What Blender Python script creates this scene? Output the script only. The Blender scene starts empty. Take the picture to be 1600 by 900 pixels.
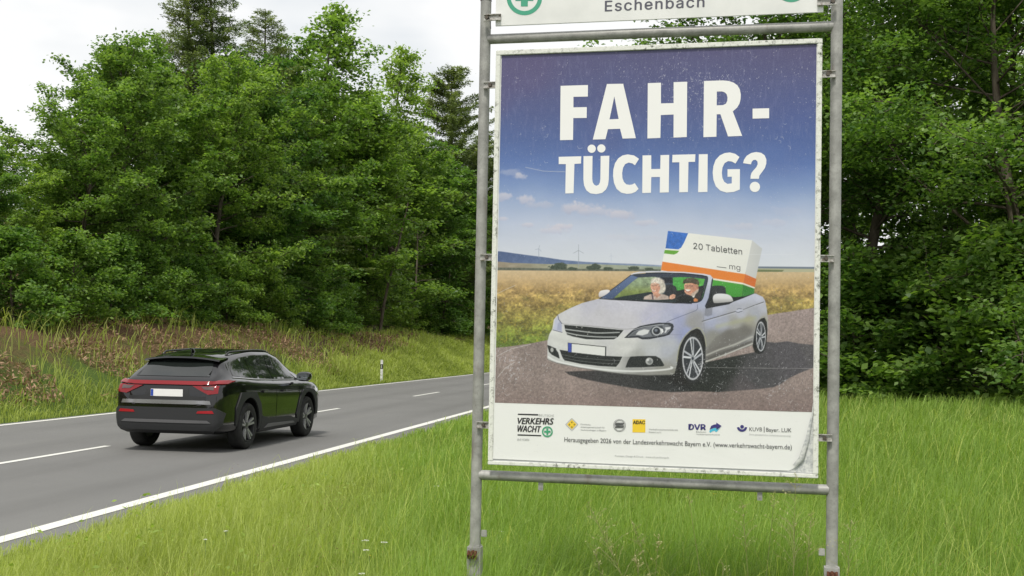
import bpy, bmesh, math, random
import numpy as np
from mathutils import Vector, Matrix
from mathutils.geometry import delaunay_2d_cdt
from mathutils.bvhtree import BVHTree
R = math.radians
scene = bpy.context.scene
COL = scene.collection
# ------------------------------------------------------------------ camera
EYE = 1.70
F_PX, CX, CY = 1800.0, 800.0, 480.0
TH, RO = R(2.0), R(1.1)
_f = np.array([0, math.cos(TH), math.sin(TH)]); _r0 = np.array([1., 0, 0]); _u0 = np.array([0, -math.sin(TH), math.cos(TH)])
_R = _r0*math.cos(RO)+_u0*math.sin(RO); _U = -_r0*math.sin(RO)+_u0*math.cos(RO)
cam_d = bpy.data.cameras.new('camera'); cam = bpy.data.objects.new('camera', cam_d); COL.objects.link(cam)
M = Matrix(((_R[0], _U[0], -_f[0], 0), (_R[1], _U[1], -_f[1], 0), (_R[2], _U[2], -_f[2], EYE), (0, 0, 0, 1)))
cam.matrix_world = M
cam_d.sensor_width = 36; cam_d.lens = 36*F_PX/1600; cam_d.shift_y = (CY-450)/1600
cam_d.clip_start = 0.05; cam_d.clip_end = 3000
scene.camera = cam
# ------------------------------------------------------------------ sky, sun, exposure
SUN_EL, SUN_AZ = R(60), R(196)          # azimuth measured clockwise from +Y: behind the camera, a little left
world = bpy.data.worlds.new("World"); scene.world = world; world.use_nodes = True
wn, wl = world.node_tree.nodes, world.node_tree.links
for n in list(wn): wn.remove(n)
wo = wn.new('ShaderNodeOutputWorld'); bg = wn.new('ShaderNodeBackground'); wl.new(bg.outputs[0], wo.inputs[0])
sky = wn.new('ShaderNodeTexSky'); sky.sky_type = 'NISHITA'; sky.sun_disc = False
sky.sun_elevation = SUN_EL; sky.sun_rotation = SUN_AZ
tc = wn.new('ShaderNodeTexCoord'); nz = wn.new('ShaderNodeTexNoise'); mp = wn.new('ShaderNodeMapping')
mp.inputs['Scale'].default_value = (1, 1, 2.6); mp.inputs['Location'].default_value = (.35, .1, .2)
wl.new(tc.outputs['Generated'], mp.inputs[0]); wl.new(mp.outputs[0], nz.inputs['Vector'])
nz.inputs['Scale'].default_value = 2.6; nz.inputs['Detail'].default_value = 5; nz.inputs['Roughness'].default_value = .5
cr = wn.new('ShaderNodeValToRGB'); cr.color_ramp.elements[0].position = .30; cr.color_ramp.elements[0].color = (9.6, 10.1, 10.5, 1)
cr.color_ramp.elements[1].position = .44; cr.color_ramp.elements[1].color = (12.6, 12.6, 12.5, 1)
wl.new(nz.outputs[0], cr.inputs[0])
mx = wn.new('ShaderNodeMixRGB'); mx.inputs[0].default_value = .92
wl.new(sky.outputs[0], mx.inputs[1]); wl.new(cr.outputs[0], mx.inputs[2]); wl.new(mx.outputs[0], bg.inputs[0])
bg.inputs[1].default_value = 0.085
sun_d = bpy.data.lights.new('sun', 'SUN'); sun_d.energy = 3.2; sun_d.angle = R(8); sun_d.color = (1, .95, .86)
sun = bpy.data.objects.new('sun', sun_d); COL.objects.link(sun)
sv = Vector((math.sin(SUN_AZ)*math.cos(SUN_EL), math.cos(SUN_AZ)*math.cos(SUN_EL), math.sin(SUN_EL)))
sun.rotation_euler = sv.to_track_quat('Z', 'Y').to_euler(); sun.location = (0, 0, 40)
scene.view_settings.view_transform = 'Standard'; scene.view_settings.look = 'None'
scene.view_settings.exposure = 0.0; scene.view_settings.gamma = 1; scene.view_settings.use_curve_mapping = False
scene.render.engine = 'CYCLES'
scene.cycles.max_bounces = 7; scene.cycles.diffuse_bounces = 3; scene.cycles.transparent_max_bounces = 6
scene.cycles.use_denoising = True

# ------------------------------------------------------------------ helpers
def ray(px, py):
    d = _f + _R*(px-CX)/F_PX + _U*(CY-py)/F_PX
    return d
def project(P):                                 # world points (n,3) -> reference picture coordinates
    d = P-np.array([0, 0, EYE]); z = d@_f
    return CX+F_PX*(d@_R)/z, CY-F_PX*(d@_U)/z
ANG = math.atan2(.98785, .1554)                 # heading of the road
RD = np.array([math.cos(ANG), math.sin(ANG)]); RN = np.array([-math.sin(ANG), math.cos(ANG)]); RO0 = np.array([-3.63, 13.28])
def road_xy(s, t):
    p = RO0+RD*s+RN*t if np.isscalar(s) and np.isscalar(t) else RO0+np.multiply.outer(s, RD)+np.multiply.outer(t, RN)
    return p
def road_st(x, y):
    dx, dy = x-RO0[0], y-RO0[1]
    return dx*RD[0]+dy*RD[1], dx*RN[0]+dy*RN[1]
def sstep(a, b, x):
    t = np.clip((x-a)/(b-a), 0, 1); return t*t*(3-2*t)
def ground_z(s, t):
    s = np.asarray(s, float); t = np.asarray(t, float)
    left = 2.25*sstep(8.0, 14.2, t)+.05*np.clip(t-14, 0, 60)+7.5*sstep(24, 46, t)+.12*np.sin(s*.21+1)*sstep(9, 13, t)+.10*np.sin(s*.47+t*.6)*sstep(9, 12, t)
    right = .16*sstep(.5, 4, -t)+.05*np.sin(s*.5)*np.sin(t*.7)*sstep(.6, 3, -t)+.02*np.clip(-t-12, 0, 60)
    return left+right-.03*sstep(7.7, 8.2, t)*(1-sstep(8.4, 9.5, t))
def gz_xy(x, y):
    s, t = road_st(x, y); return float(ground_z(s, t))
def tag(o, label=None, cat=None, group=None, kind=None):
    if label: o['label'] = label
    if cat: o['category'] = cat
    if group: o['group'] = group
    if kind: o['kind'] = kind
    return o
def empty(name, loc=(0, 0, 0), rz=0):
    o = bpy.data.objects.new(name, None); COL.objects.link(o); o.location = loc; o.rotation_euler = (0, 0, rz)
    o.empty_display_size = .2; return o
def link_mesh(name, me, mat=None, parent=None, smooth=False):
    o = bpy.data.objects.new(name, me); COL.objects.link(o)
    if mat is not None:
        for m in (mat if isinstance(mat, (list, tuple)) else [mat]): me.materials.append(m)
    if parent is not None: o.parent = parent
    if smooth: me.polygons.foreach_set('use_smooth', [True]*len(me.polygons))
    return o
def np_mesh(name, V, Fq, attrs=None, mat_idx=None):
    """V (n,3), Fq (m,k) faces of equal size; attrs {name: (n,3|4) colours per vertex}"""
    me = bpy.data.meshes.new(name); k = Fq.shape[1]
    me.vertices.add(len(V)); me.vertices.foreach_set('co', np.ascontiguousarray(V, np.float32).ravel())
    me.loops.add(Fq.size); me.loops.foreach_set('vertex_index', np.ascontiguousarray(Fq, np.int32).ravel())
    me.polygons.add(len(Fq)); me.polygons.foreach_set('loop_start', np.arange(0, Fq.size, k, dtype=np.int32))
    if mat_idx is not None: me.polygons.foreach_set('material_index', np.ascontiguousarray(mat_idx, np.int32))
    me.update(calc_edges=True)
    for an, c in (attrs or {}).items():
        a = me.color_attributes.new(an, 'FLOAT_COLOR', 'POINT')
        if c.shape[1] == 3: c = np.c_[c, np.ones(len(c))]
        a.data.foreach_set('color', np.ascontiguousarray(c, np.float32).ravel())
    return me
def lin(c):
    c = np.asarray(c, float)/255.; return np.where(c <= .04045, c/12.92, ((c+.055)/1.055)**2.4)

class NM:                                       # small node-material helper
    def __init__(s, name):
        s.m = bpy.data.materials.new(name); s.m.use_nodes = True; s.n = s.m.node_tree.nodes; s.l = s.m.node_tree.links
        s.b = s.n['Principled BSDF']; s.out = s.n['Material Output']
    def noise(s, scale, detail=4, rough=.5, coord='Object', sc=(1, 1, 1)):
        t = s.n.new('ShaderNodeTexCoord'); m = s.n.new('ShaderNodeMapping'); m.inputs['Scale'].default_value = sc
        z = s.n.new('ShaderNodeTexNoise'); z.inputs['Scale'].default_value = scale; z.inputs['Detail'].default_value = detail; z.inputs['Roughness'].default_value = rough
        s.l.new(t.outputs[coord], m.inputs[0]); s.l.new(m.outputs[0], z.inputs['Vector']); return z.outputs[0]
    def ramp(s, fac, stops):
        r = s.n.new('ShaderNodeValToRGB'); e = r.color_ramp.elements
        while len(e) < len(stops): e.new(.5)
        for k, (p, c) in enumerate(stops):
            e[k].position = p; e[k].color = (c, c, c, 1) if np.isscalar(c) else (*c[:3], 1)
        s.l.new(fac, r.inputs[0]); return r.outputs[0]
    def mix(s, fac, a, b, mode='MIX'):
        x = s.n.new('ShaderNodeMixRGB'); x.blend_type = mode
        for i, v in ((0, fac), (1, a), (2, b)):
            if isinstance(v, bpy.types.NodeSocket): s.l.new(v, x.inputs[i])
            elif i == 0: x.inputs[0].default_value = v
            else: x.inputs[i].default_value = (*v[:3], 1)
        return x.outputs[0]
    def attr(s, name):
        a = s.n.new('ShaderNodeAttribute'); a.attribute_name = name; return a.outputs['Color']
    def set(s, color=None, rough=None, metal=None, spec=None, coat=None):
        for key, v in (('Base Color', color), ('Roughness', rough), ('Metallic', metal), ('Specular IOR Level', spec), ('Coat Weight', coat)):
            if v is None: continue
            if isinstance(v, bpy.types.NodeSocket): s.l.new(v, s.b.inputs[key])
            elif key == 'Base Color': s.b.inputs[key].default_value = (*v[:3], 1)
            else: s.b.inputs[key].default_value = v
        return s
    def bump(s, h, strength=.3, dist=.01):
        b = s.n.new('ShaderNodeBump'); b.inputs['Strength'].default_value = strength; b.inputs['Distance'].default_value = dist
        s.l.new(h, b.inputs['Height']); s.l.new(b.outputs[0], s.b.inputs['Normal']); return s
def simple(name, c, rough=.5, metal=0, spec=.5, coat=0): return NM(name).set(c, rough, metal, spec, coat).m

def foliage_mat(name, c_lo, c_hi, trans=.35, rough=.45, spec=.35, lush_shade=False):
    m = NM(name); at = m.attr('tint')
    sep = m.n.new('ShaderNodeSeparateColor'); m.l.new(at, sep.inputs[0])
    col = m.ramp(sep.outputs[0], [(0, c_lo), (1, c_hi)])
    if lush_shade: col = m.mix(sep.outputs[1], col, m.mix(1., col, (.58, .84, .54), 'MULTIPLY'))  # second tint channel: greener grass with shade mixed into its colour
    oi = m.n.new('ShaderNodeObjectInfo'); hv = m.n.new('ShaderNodeHueSaturation')
    mr = m.n.new('ShaderNodeMapRange'); m.l.new(oi.outputs['Random'], mr.inputs[0]); mr.inputs[3].default_value = .485; mr.inputs[4].default_value = .512
    mv = m.n.new('ShaderNodeMapRange'); m.l.new(oi.outputs['Random'], mv.inputs[0]); mv.inputs[3].default_value = 1.15; mv.inputs[4].default_value = .85
    m.l.new(col, hv.inputs['Color']); m.l.new(mr.outputs[0], hv.inputs['Hue']); m.l.new(mv.outputs[0], hv.inputs['Value'])
    m.set(hv.outputs[0], rough, 0, spec)
    tr = m.n.new('ShaderNodeBsdfTranslucent'); tcol = m.mix(1.0, hv.outputs[0], (1.25, 1.35, .55), 'MULTIPLY'); m.l.new(tcol, tr.inputs[0])
    ms = m.n.new('ShaderNodeMixShader'); ms.inputs[0].default_value = trans
    m.l.new(m.b.outputs[0], ms.inputs[1]); m.l.new(tr.outputs[0], ms.inputs[2]); m.l.new(ms.outputs[0], m.out.inputs[0])
    return m.m

# bmesh shapes
def bm_box(bm, c, size, rot=None, bevel=0):
    r = bmesh.ops.create_cube(bm, size=1, matrix=Matrix.Translation(c) @ (rot.to_4x4() if rot else Matrix()) @ Matrix.Diagonal((*size, 1)))
    if bevel: bmesh.ops.bevel(bm, geom=list({e for v in r['verts'] for e in v.link_edges}), offset=bevel, segments=2, affect='EDGES')
def bm_tube(bm, pts, rad, seg=12, caps=True):
    pts = [Vector(p) for p in pts]; rings = []
    rad = rad if isinstance(rad, (list, tuple)) else [rad]*len(pts)
    for i, p in enumerate(pts):
        d = (pts[min(i+1, len(pts)-1)]-pts[max(i-1, 0)]).normalized()
        a = d.orthogonal().normalized() if abs(d.z) > .95 or i == 0 else None
        if a is None or i > 0: a = (pa - d*pa.dot(d)).normalized() if i > 0 else d.orthogonal().normalized()
        pa = a; b = d.cross(a)
        rings.append([bm.verts.new(p+(a*math.cos(2*math.pi*k/seg)+b*math.sin(2*math.pi*k/seg))*rad[i]) for k in range(seg)])
    for q in range(len(rings)-1):
        for k in range(seg): bm.faces.new((rings[q][k], rings[q][(k+1) % seg], rings[q+1][(k+1) % seg], rings[q+1][k]))
    if caps: bm.faces.new(rings[0][::-1]); bm.faces.new(rings[-1])
def bm_lathe(bm, prof, seg=40, mat=Matrix(), close=False):      # profile (r, h) round local Y
    rings = [[bm.verts.new(mat @ Vector((r*math.cos(2*math.pi*k/seg), h, r*math.sin(2*math.pi*k/seg)))) for k in range(seg)] for r, h in prof]
    n = len(rings)
    for q in range(n if close else n-1):
        for k in range(seg): bm.faces.new((rings[q][k], rings[q][(k+1) % seg], rings[(q+1) % n][(k+1) % seg], rings[(q+1) % n][k]))
def bm_done(name, bm, mat, parent=None, smooth=False, autos=None):
    bmesh.ops.recalc_face_normals(bm, faces=bm.faces[:])
    me = bpy.data.meshes.new(name); bm.to_mesh(me); bm.free()
    o = link_mesh(name, me, mat, parent, smooth)
    if autos is not None and hasattr(me, 'set_sharp_from_angle'): me.set_sharp_from_angle(angle=R(autos))
    return o
def in_poly(P, poly):
    x, y = P[:, 0], P[:, 1]; c = np.zeros(len(P), bool); n = len(poly)
    for i in range(n):
        (x1, y1), (x2, y2) = poly[i], poly[(i+1) % n]
        if y1 == y2: continue
        c ^= ((y1 > y) != (y2 > y)) & (x < (x2-x1)*(y-y1)/(y2-y1)+x1)
    return c
def poly_dist(P, poly):
    d = np.full(len(P), 1e9); n = len(poly)
    for i in range(n):
        a = np.array(poly[i], float); b = np.array(poly[(i+1) % n], float); ab = b-a
        t = np.clip(((P-a)@ab)/max(ab@ab, 1e-12), 0, 1); d = np.minimum(d, np.hypot(*(P-a-t[:, None]*ab).T))
    return d
def smooth_poly(pts, n=6, closed=True):
    pts = np.array(pts, float); out = []; N = len(pts)
    for i in range(N if closed else N-1):
        g = lambda k: pts[k % N] if closed else pts[min(max(k, 0), N-1)]
        p0, p1, p2, p3 = g(i-1), g(i), g(i+1), g(i+2)
        for t in np.linspace(0, 1, n, endpoint=False):
            out.append(.5*((2*p1)+(-p0+p2)*t+(2*p0-5*p1+4*p2-p3)*t*t+(-p0+3*p1-3*p2+p3)*t**3))
    if not closed: out.append(pts[-1])
    return [tuple(p) for p in out]
def cdt(outlines, grid=None):
    """outlines: outer first, holes after. returns verts 2d, tris"""
    V, E = [], []
    for ol in outlines:
        b = len(V); V += [Vector(p) for p in ol]; E += [(b+i, b+(i+1) % len(ol)) for i in range(len(ol))]
    if grid:
        o = np.array(outlines[0]); gx = np.arange(o[:, 0].min(), o[:, 0].max(), grid); gy = np.arange(o[:, 1].min(), o[:, 1].max(), grid)
        G = np.array([(a, b) for a in gx for b in gy]) if len(gx) and len(gy) else np.zeros((0, 2))
        if len(G):
            k = in_poly(G, outlines[0]) & (poly_dist(G, outlines[0]) > grid*.3)
            V += [Vector(p) for p in G[k]]
    v, e, f, *_ = delaunay_2d_cdt(V, E, [], 0, 1e-6)
    v = np.array([tuple(p) for p in v]); keep = []
    for t in f:
        c = v[list(t)].mean(0)[None]
        if in_poly(c, outlines[0])[0] and not any(in_poly(c, h)[0] for h in outlines[1:]): keep.append(tuple(t))
    return v, keep
def fbm(X, Y, scale, seed, octaves=4, rough=.5, sx=1., sy=1.):
    rs = np.random.RandomState(seed); out = 0; amp = 1; tot = 0; f = 1/scale
    for o in range(octaves):
        g = rs.rand(128, 128); x = X*f*sx+o*17.3; y = Y*f*sy+o*9.1
        xi, yi = np.floor(x).astype(int), np.floor(y).astype(int); fx, fy = x-xi, y-yi; fx = fx*fx*(3-2*fx); fy = fy*fy*(3-2*fy)
        a, b, c, d = g[xi % 128, yi % 128], g[(xi+1) % 128, yi % 128], g[xi % 128, (yi+1) % 128], g[(xi+1) % 128, (yi+1) % 128]
        out = out+amp*((a*(1-fx)+b*fx)*(1-fy)+(c*(1-fx)+d*fx)*fy); tot += amp; amp *= rough; f *= 2
    return out/tot
# ------------------------------------------------------------------ ground, road
def terrain():
    S = np.concatenate([np.linspace(-40, -14, 14), np.linspace(-13, 60, 110), np.linspace(62, 160, 50), np.linspace(170, 900, 16)])
    T = np.concatenate([np.linspace(-400, -32, 10), np.linspace(-30, -.6, 60), np.linspace(-.4, 8, 6), np.linspace(8.2, 26, 50), np.linspace(28, 60, 12), np.linspace(80, 400, 8)])
    s, t = np.meshgrid(S, T, indexing='ij'); s, t = s.ravel(), t.ravel()
    p = road_xy(s, t); z = ground_z(s, t)
    V = np.c_[p, z]; nt = len(T); i, j = np.meshgrid(range(len(S)-1), range(nt-1), indexing='ij'); a = (i*nt+j).ravel()
    Fq = np.c_[a, a+nt, a+nt+1, a+1]
    st = np.c_[t/100.+.5, s/1000., np.zeros(len(s))]
    return np_mesh('ground', V, Fq[:, ::-1], {'st': st})
m = NM('ground_soil'); sp = m.n.new('ShaderNodeSeparateColor'); m.l.new(m.attr('st'), sp.inputs[0])
n1 = m.noise(1.1, 6, .6); n2 = m.noise(22, 5, .65)
grassy = m.ramp(n2, [(.3, (.035, .055, .012)), (.6, (.075, .12, .025)), (.8, (.14, .15, .05))])
litter = m.ramp(n2, [(.3, (.035, .022, .012)), (.55, (.12, .075, .042)), (.75, (.24, .16, .09))])
ad = m.n.new('ShaderNodeMath'); ad.operation = 'ADD'; m.l.new(sp.outputs[0], ad.inputs[0])
mm = m.n.new('ShaderNodeMath'); mm.operation = 'MULTIPLY'; mm.inputs[1].default_value = .05; m.l.new(n1, mm.inputs[0]); m.l.new(mm.outputs[0], ad.inputs[1])
lf = m.ramp(ad.outputs[0], [(.628, 0), (.650, 1)])
m.set(m.mix(lf, grassy, litter), .95, 0, .1).bump(n2, .6, .05)
tag(link_mesh('ground', terrain(), m.m, smooth=True), kind='structure')

def road_sheet(name, s0, s1, t0, t1, z, mat, ds=6., parent=None, wob=0):
    S = np.arange(s0, s1+1e-3, ds if s1-s0 > ds else (s1-s0)); S = np.concatenate([np.arange(s0, 60, .25), np.arange(60, s1+4, 4.)]) if wob else S; V = []; AT = []
    for q in S:
        w = wob*(math.sin(q*1.7)+.6*math.sin(q*4.3+1)+.5*math.sin(q*9.1)) if wob else 0
        for t in (t0+w, t1): V.append((*road_xy(float(q), float(t)), z)); AT.append((q, t, 0.))
    Fq = np.array([(2*i, 2*i+2, 2*i+3, 2*i+1) for i in range(len(S)-1)])
    return link_mesh(name, np_mesh(name, np.array(V), Fq, {'st': np.array(AT)}), mat, parent)
m = NM('asphalt'); a1 = m.noise(160, 3, .6); a2 = m.noise(.35, 5, .6); a3 = m.noise(3., 4, .6, 'Object', (1, .15, 1))
c = m.mix(m.ramp(a2, [(.35, 0), (.65, 1)]), (.138, .138, .132), (.172, .172, .164))
c = m.mix(.5, c, m.ramp(a1, [(.3, .06), (.5, .15), (.72, .32)]))
mpn = m.n.new('ShaderNodeMapping'); mpn.inputs['Scale'].default_value = (.10, 1.6, 1); m.l.new(m.attr('st'), mpn.inputs[0])
zn = m.n.new('ShaderNodeTexNoise'); zn.inputs['Scale'].default_value = 1.; zn.inputs['Detail'].default_value = 6; zn.inputs['Roughness'].default_value = .6; m.l.new(mpn.outputs[0], zn.inputs['Vector'])
sx = m.n.new('ShaderNodeSeparateColor'); m.l.new(m.attr('st'), sx.inputs[0]); dv = m.n.new('ShaderNodeMath'); dv.operation = 'MULTIPLY'; dv.inputs[1].default_value = .125; m.l.new(sx.outputs[1], dv.inputs[0])
tr = m.ramp(dv.outputs[0], [(0, 0), (.06, .2), (.11, 1), (.17, .25), (.27, .25), (.33, 1), (.39, .15), (.47, .1), (.56, .9), (.63, .2), (.73, .2), (.80, .9), (.88, .1)])
c = m.mix(m.mix(1, tr, m.ramp(zn.outputs[0], [(.35, .12), (.65, .5)]), 'MULTIPLY'), c, (.085, .085, .083))
c = m.mix(m.ramp(zn.outputs[0], [(.58, 0), (.74, .4)]), c, (.21, .205, .19))
m.set(c, .82, 0, .35).bump(a1, .5, .006)
tag(road_sheet('road', -60, 760, -.46, 7.72, .012, m.m, 2., wob=.035), kind='structure')
m = NM('road_paint'); a1 = m.noise(60, 4, .7)
m.set(m.ramp(a1, [(.25, (.30, .30, .29)), (.36, (.56, .56, .53)), (.55, (.70, .70, .66))]), .6, 0, .3)
PAINT = m.m
tag(road_sheet('road_edge_line', -60, 760, -.06, .12, .017, PAINT), kind='structure')
tag(road_sheet('road_edge_line', -60, 760, 7.40, 7.55, .017, PAINT), kind='structure')
S, V, Fq = [], [], []
for k in range(-5, 45):
    s0 = 24.9+12.1*k
    b = len(V); V += [(*road_xy(s0, 3.44), .017), (*road_xy(s0+3.9, 3.44), .017), (*road_xy(s0+3.9, 3.56), .017), (*road_xy(s0, 3.56), .017)]
    Fq.append((b, b+1, b+2, b+3))
tag(link_mesh('road_centre_line', np_mesh('road_centre_line', np.array(V), np.array(Fq)), PAINT), kind='structure')

# delineator post
dp = empty('delineator_post', (*road_xy(38.8, 8.42), float(ground_z(38.8, 8.42))), ANG+R(2))
tag(dp, 'white plastic roadside marker post with a black band, standing in the grass across the road', 'road marker post')
bm = bmesh.new()                                 # rounded-triangle section tapering to a slanted top
prof = [(-.06, -.05), (-.06, .05), (-.02, .062), (.055, .02), (.055, -.02), (-.02, -.062)]
for z0, z1, mt in ((-.05, .60, 0), (.82, .97, 0)):
    lo = [bm.verts.new((x, y, z0)) for x, y in prof]; hi = [bm.verts.new((x, y, z1+(.05*(-x)/.06 if mt == 0 and z1 > .9 else 0))) for x, y in prof]
    for k in range(6): bm.faces.new((lo[k], lo[(k+1) % 6], hi[(k+1) % 6], hi[k]))
    bm.faces.new(hi); bm.faces.new(lo[::-1])
WHITE_PL = NM('white_plastic'); WHITE_PL = WHITE_PL.set(WHITE_PL.ramp(WHITE_PL.noise(9, 4), [(.3, .55), (.6, .78)]), .45).m
bm_done('post_shaft', bm, WHITE_PL, dp)
bm = bmesh.new(); lo = [bm.verts.new((x*1.0, y*1.0, .60)) for x, y in prof]; hi = [bm.verts.new((x, y, .82)) for x, y in prof]
for k in range(6): bm.faces.new((lo[k], lo[(k+1) % 6], hi[(k+1) % 6], hi[k]))
BLACK_PL = simple('black_plastic', (.018, .018, .02), .5)
bm_done('black_band', bm, BLACK_PL, dp)
bm = bmesh.new(); bm_box(bm, (-.064, 0, .71), (.006, .045, .15), bevel=.002)
bm_done('reflector', bm, simple('reflector_grey', (.55, .55, .55), .15, .3), dp)
# ------------------------------------------------------------------ trees
BARK = NM('bark'); b1 = BARK.noise(6, 6, .7, 'Object', (1, 1, .25)); BARK = BARK.set(BARK.ramp(b1, [(.3, (.045, .035, .026)), (.6, (.13, .11, .085)), (.8, (.2, .18, .14))]), .9, 0, .1).bump(b1, .7, .05).m
LEAF_A = foliage_mat('leaf_green', (.068, .150, .028), (.300, .450, .110), .50)
LEAF_B = foliage_mat('leaf_deep', (.052, .126, .026), (.235, .370, .090), .47)
NEEDLE = foliage_mat('needles', (.075, .115, .045), (.23, .30, .12), .35)
def tubes_np(segs, sides=5):
    """segs: list of (polyline (k,3), radii (k,)) -> V,F"""
    V, Fq, b = [], [], 0; ang = np.arange(sides)*2*np.pi/sides
    for P, r in segs:
        d = np.gradient(P, axis=0); d /= np.linalg.norm(d, axis=1)[:, None]+1e-9
        ref = np.array([1., 0, 0]) if abs(d[0, 0]) < .8 else np.array([0, 1., 0])
        a = np.cross(d, ref); a /= np.linalg.norm(a, axis=1)[:, None]+1e-9; c = np.cross(d, a)
        ring = P[:, None]+(a[:, None]*np.cos(ang)[None, :, None]+c[:, None]*np.sin(ang)[None, :, None])*r[:, None, None]
        V.append(ring.reshape(-1, 3)); k = len(P)
        i, j = np.meshgrid(range(k-1), range(sides), indexing='ij'); i, j = i.ravel(), j.ravel()
        Fq.append(np.c_[b+i*sides+j, b+i*sides+(j+1) % sides, b+(i+1)*sides+(j+1) % sides, b+(i+1)*sides+j]); b += k*sides
    return np.concatenate(V), np.concatenate(Fq)
def leaf_quads(C, N, L, W, rs, tint):
    """rhombus leaf per centre; C (n,3), N normals, L/W sizes, random heading, light fold"""
    n = len(C); a = rs.normal(size=(n, 3)); a -= N*(a*N).sum(1)[:, None]; a /= np.linalg.norm(a, axis=1)[:, None]+1e-9; b = np.cross(N, a)
    L = np.broadcast_to(L, (n,))[:, None]; W = np.broadcast_to(W, (n,))[:, None]
    V = np.stack([C-a*L*.5, C+b*W*.5-a*L*.05+N*W*.12, C+a*L*.5, C-b*W*.5-a*L*.05+N*W*.12], 1).reshape(-1, 3)
    Fq = np.arange(4*n).reshape(n, 4); t = np.repeat(tint, 4); return V, Fq, np.c_[t, t, t]
def curve(p0, d0, length, k, rs, wob, lift):
    P = [np.array(p0, float)]; d = np.array(d0, float); d /= np.linalg.norm(d)
    for i in range(k):
        d = d+rs.normal(size=3)*wob+np.array([0, 0, lift]); d /= np.linalg.norm(d); P.append(P[-1]+d*length/k)
    return np.array(P)
def broadleaf(seed, H=14., base=.10, Rr=3.6, nlimb=34, leaf=.15, per=15, shape=.55, top_loose=0):
    rs = np.random.RandomState(seed); segs = []; CC, CR = [], []
    trunk = curve((0, 0, -.3), (rs.normal()*.04, rs.normal()*.04, 1), H*.93, 10, rs, .05, .05)
    segs.append((trunk, np.linspace(H*.014, .02, 11)))
    for i in range(nlimb):
        u = base+(1-base)*((i+rs.rand())/nlimb)**.85*.97; q = u*10; k = min(int(q), 9); p = trunk[k]*(1-(q-k))+trunk[k+1]*(q-k)
        prof = math.sin(math.pi*min(1, (u-base)/(1-base)*.82+.20))**shape
        ln = Rr*prof*rs.uniform(.72, 1.22)
        az = i*2.4+rs.normal()*.35; el = R(-2+62*u+rs.normal()*9)
        limb = curve(p, (math.cos(az)*math.cos(el), math.sin(az)*math.cos(el), math.sin(el)), ln, 6, rs, .13, .05-.10*(1-u))
        segs.append((limb, np.linspace(max(.012, H*.0045*(1.1-u)), .008, 7)))
        ns = max(4, int(ln*3.1))
        for j in range(ns):
            v = .22+.78*(j+rs.rand())/ns; q = v*6; k = min(int(q), 5); p2 = limb[k]*(1-(q-k))+limb[k+1]*(q-k)
            d = (limb[-1]-limb[0])/ln+rs.normal(size=3)*.75; d[2] = d[2]*.5+.12
            sub = curve(p2, d, rs.uniform(.4, 1.05)*(1.15-.5*v)*(Rr/3.6), 3, rs, .25, .02)
            segs.append((sub, np.linspace(.012, .004, 4)))
            for w in (.45, .75, 1.0):
                kk = w*3; k0 = min(int(kk), 2); c = sub[k0]*(1-(kk-k0))+sub[k0+1]*(kk-k0); CC.append(c+rs.normal(size=3)*.08); CR.append(rs.uniform(.20, .42))
    CC = np.array(CC); CR = np.array(CR); n = len(CC)
    cnt = rs.poisson(per, n)+3; idx = np.repeat(np.arange(n), cnt); m = len(idx)
    off = rs.normal(size=(m, 3))*CR[idx][:, None]*np.array([.62, .62, .30]); off[:, 2] -= .25*np.hypot(off[:, 0], off[:, 1])
    C = CC[idx]+off; N = rs.normal(size=(m, 3))*.55+np.array([0, 0, 1.]); N /= np.linalg.norm(N, axis=1)[:, None]
    tint = np.clip(.42+rs.normal(size=n)[idx]*.20+rs.normal(size=m)*.16, 0, 1)
    Ls = leaf*rs.uniform(.65, 1.25, m)
    V, Fq, T = leaf_quads(C, N, Ls, Ls*.66, rs, tint)
    tv, tf = tubes_np(segs, 5)
    return np_mesh('trunk', tv, tf), np_mesh('crown', V, Fq, {'tint': T})
def conifer(seed, H=20., Rr=3.0, base=.12, whorls=34, per=9, needle=.22, dens=34, sparse=0., wisp=.5):
    rs = np.random.RandomState(seed); segs = []; C, N, T = [], [], []
    trunk = curve((0, 0, -.3), (0, 0, 1), H, 10, rs, .012, .05); segs.append((trunk, np.linspace(H*.012, .015, 11)))
    for w in range(whorls):
        u = base+(1-base)*(w+rs.rand()*.4)/whorls; q = u*10; k = min(int(q), 9); p = trunk[k]*(1-(q-k))+trunk[k+1]*(q-k)
        for b in range(per):
            if rs.rand() < sparse: continue
            az = rs.rand()*6.28; ln = Rr*((1-u)**.75+.06)*rs.uniform(.6, 1.15)
            br = curve(p, (math.cos(az), math.sin(az), R(28)*u+.05), ln, 5, rs, .07, -.05+.09*u)
            segs.append((br, np.linspace(.03*(1.1-u), .005, 6)))
            n = int(dens*ln*(1+.4*rs.rand())); v = rs.rand(n)**.7*.95+.05; q = v*5; k = np.minimum(q.astype(int), 4); fr = (q-k)[:, None]
            c = br[k]*(1-fr)+br[k+1]*fr; side = rs.normal(size=(n, 3))*(wisp*(.35+.65*(1-v))[:, None])*np.array([.42, .42, .16]); side[:, 2] -= .18*np.abs(rs.normal(size=n))*wisp
            C.append(c+side); nn = rs.normal(size=(n, 3))*.6+np.array([0, 0, 1.]); N.append(nn/np.linalg.norm(nn, axis=1)[:, None]); T.append(np.clip(.4+.25*rs.normal()+rs.normal(size=n)*.15, 0, 1))
    C = np.concatenate(C); N = np.concatenate(N); T = np.concatenate(T); L = needle*rs.uniform(.6, 1.3, len(C))
    V, Fq, TT = leaf_quads(C, N, L, L*.28, rs, T); tv, tf = tubes_np(segs, 5)
    return np_mesh('trunk', tv, tf), np_mesh('crown', V, Fq, {'tint': TT})
PROTO = {}
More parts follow.
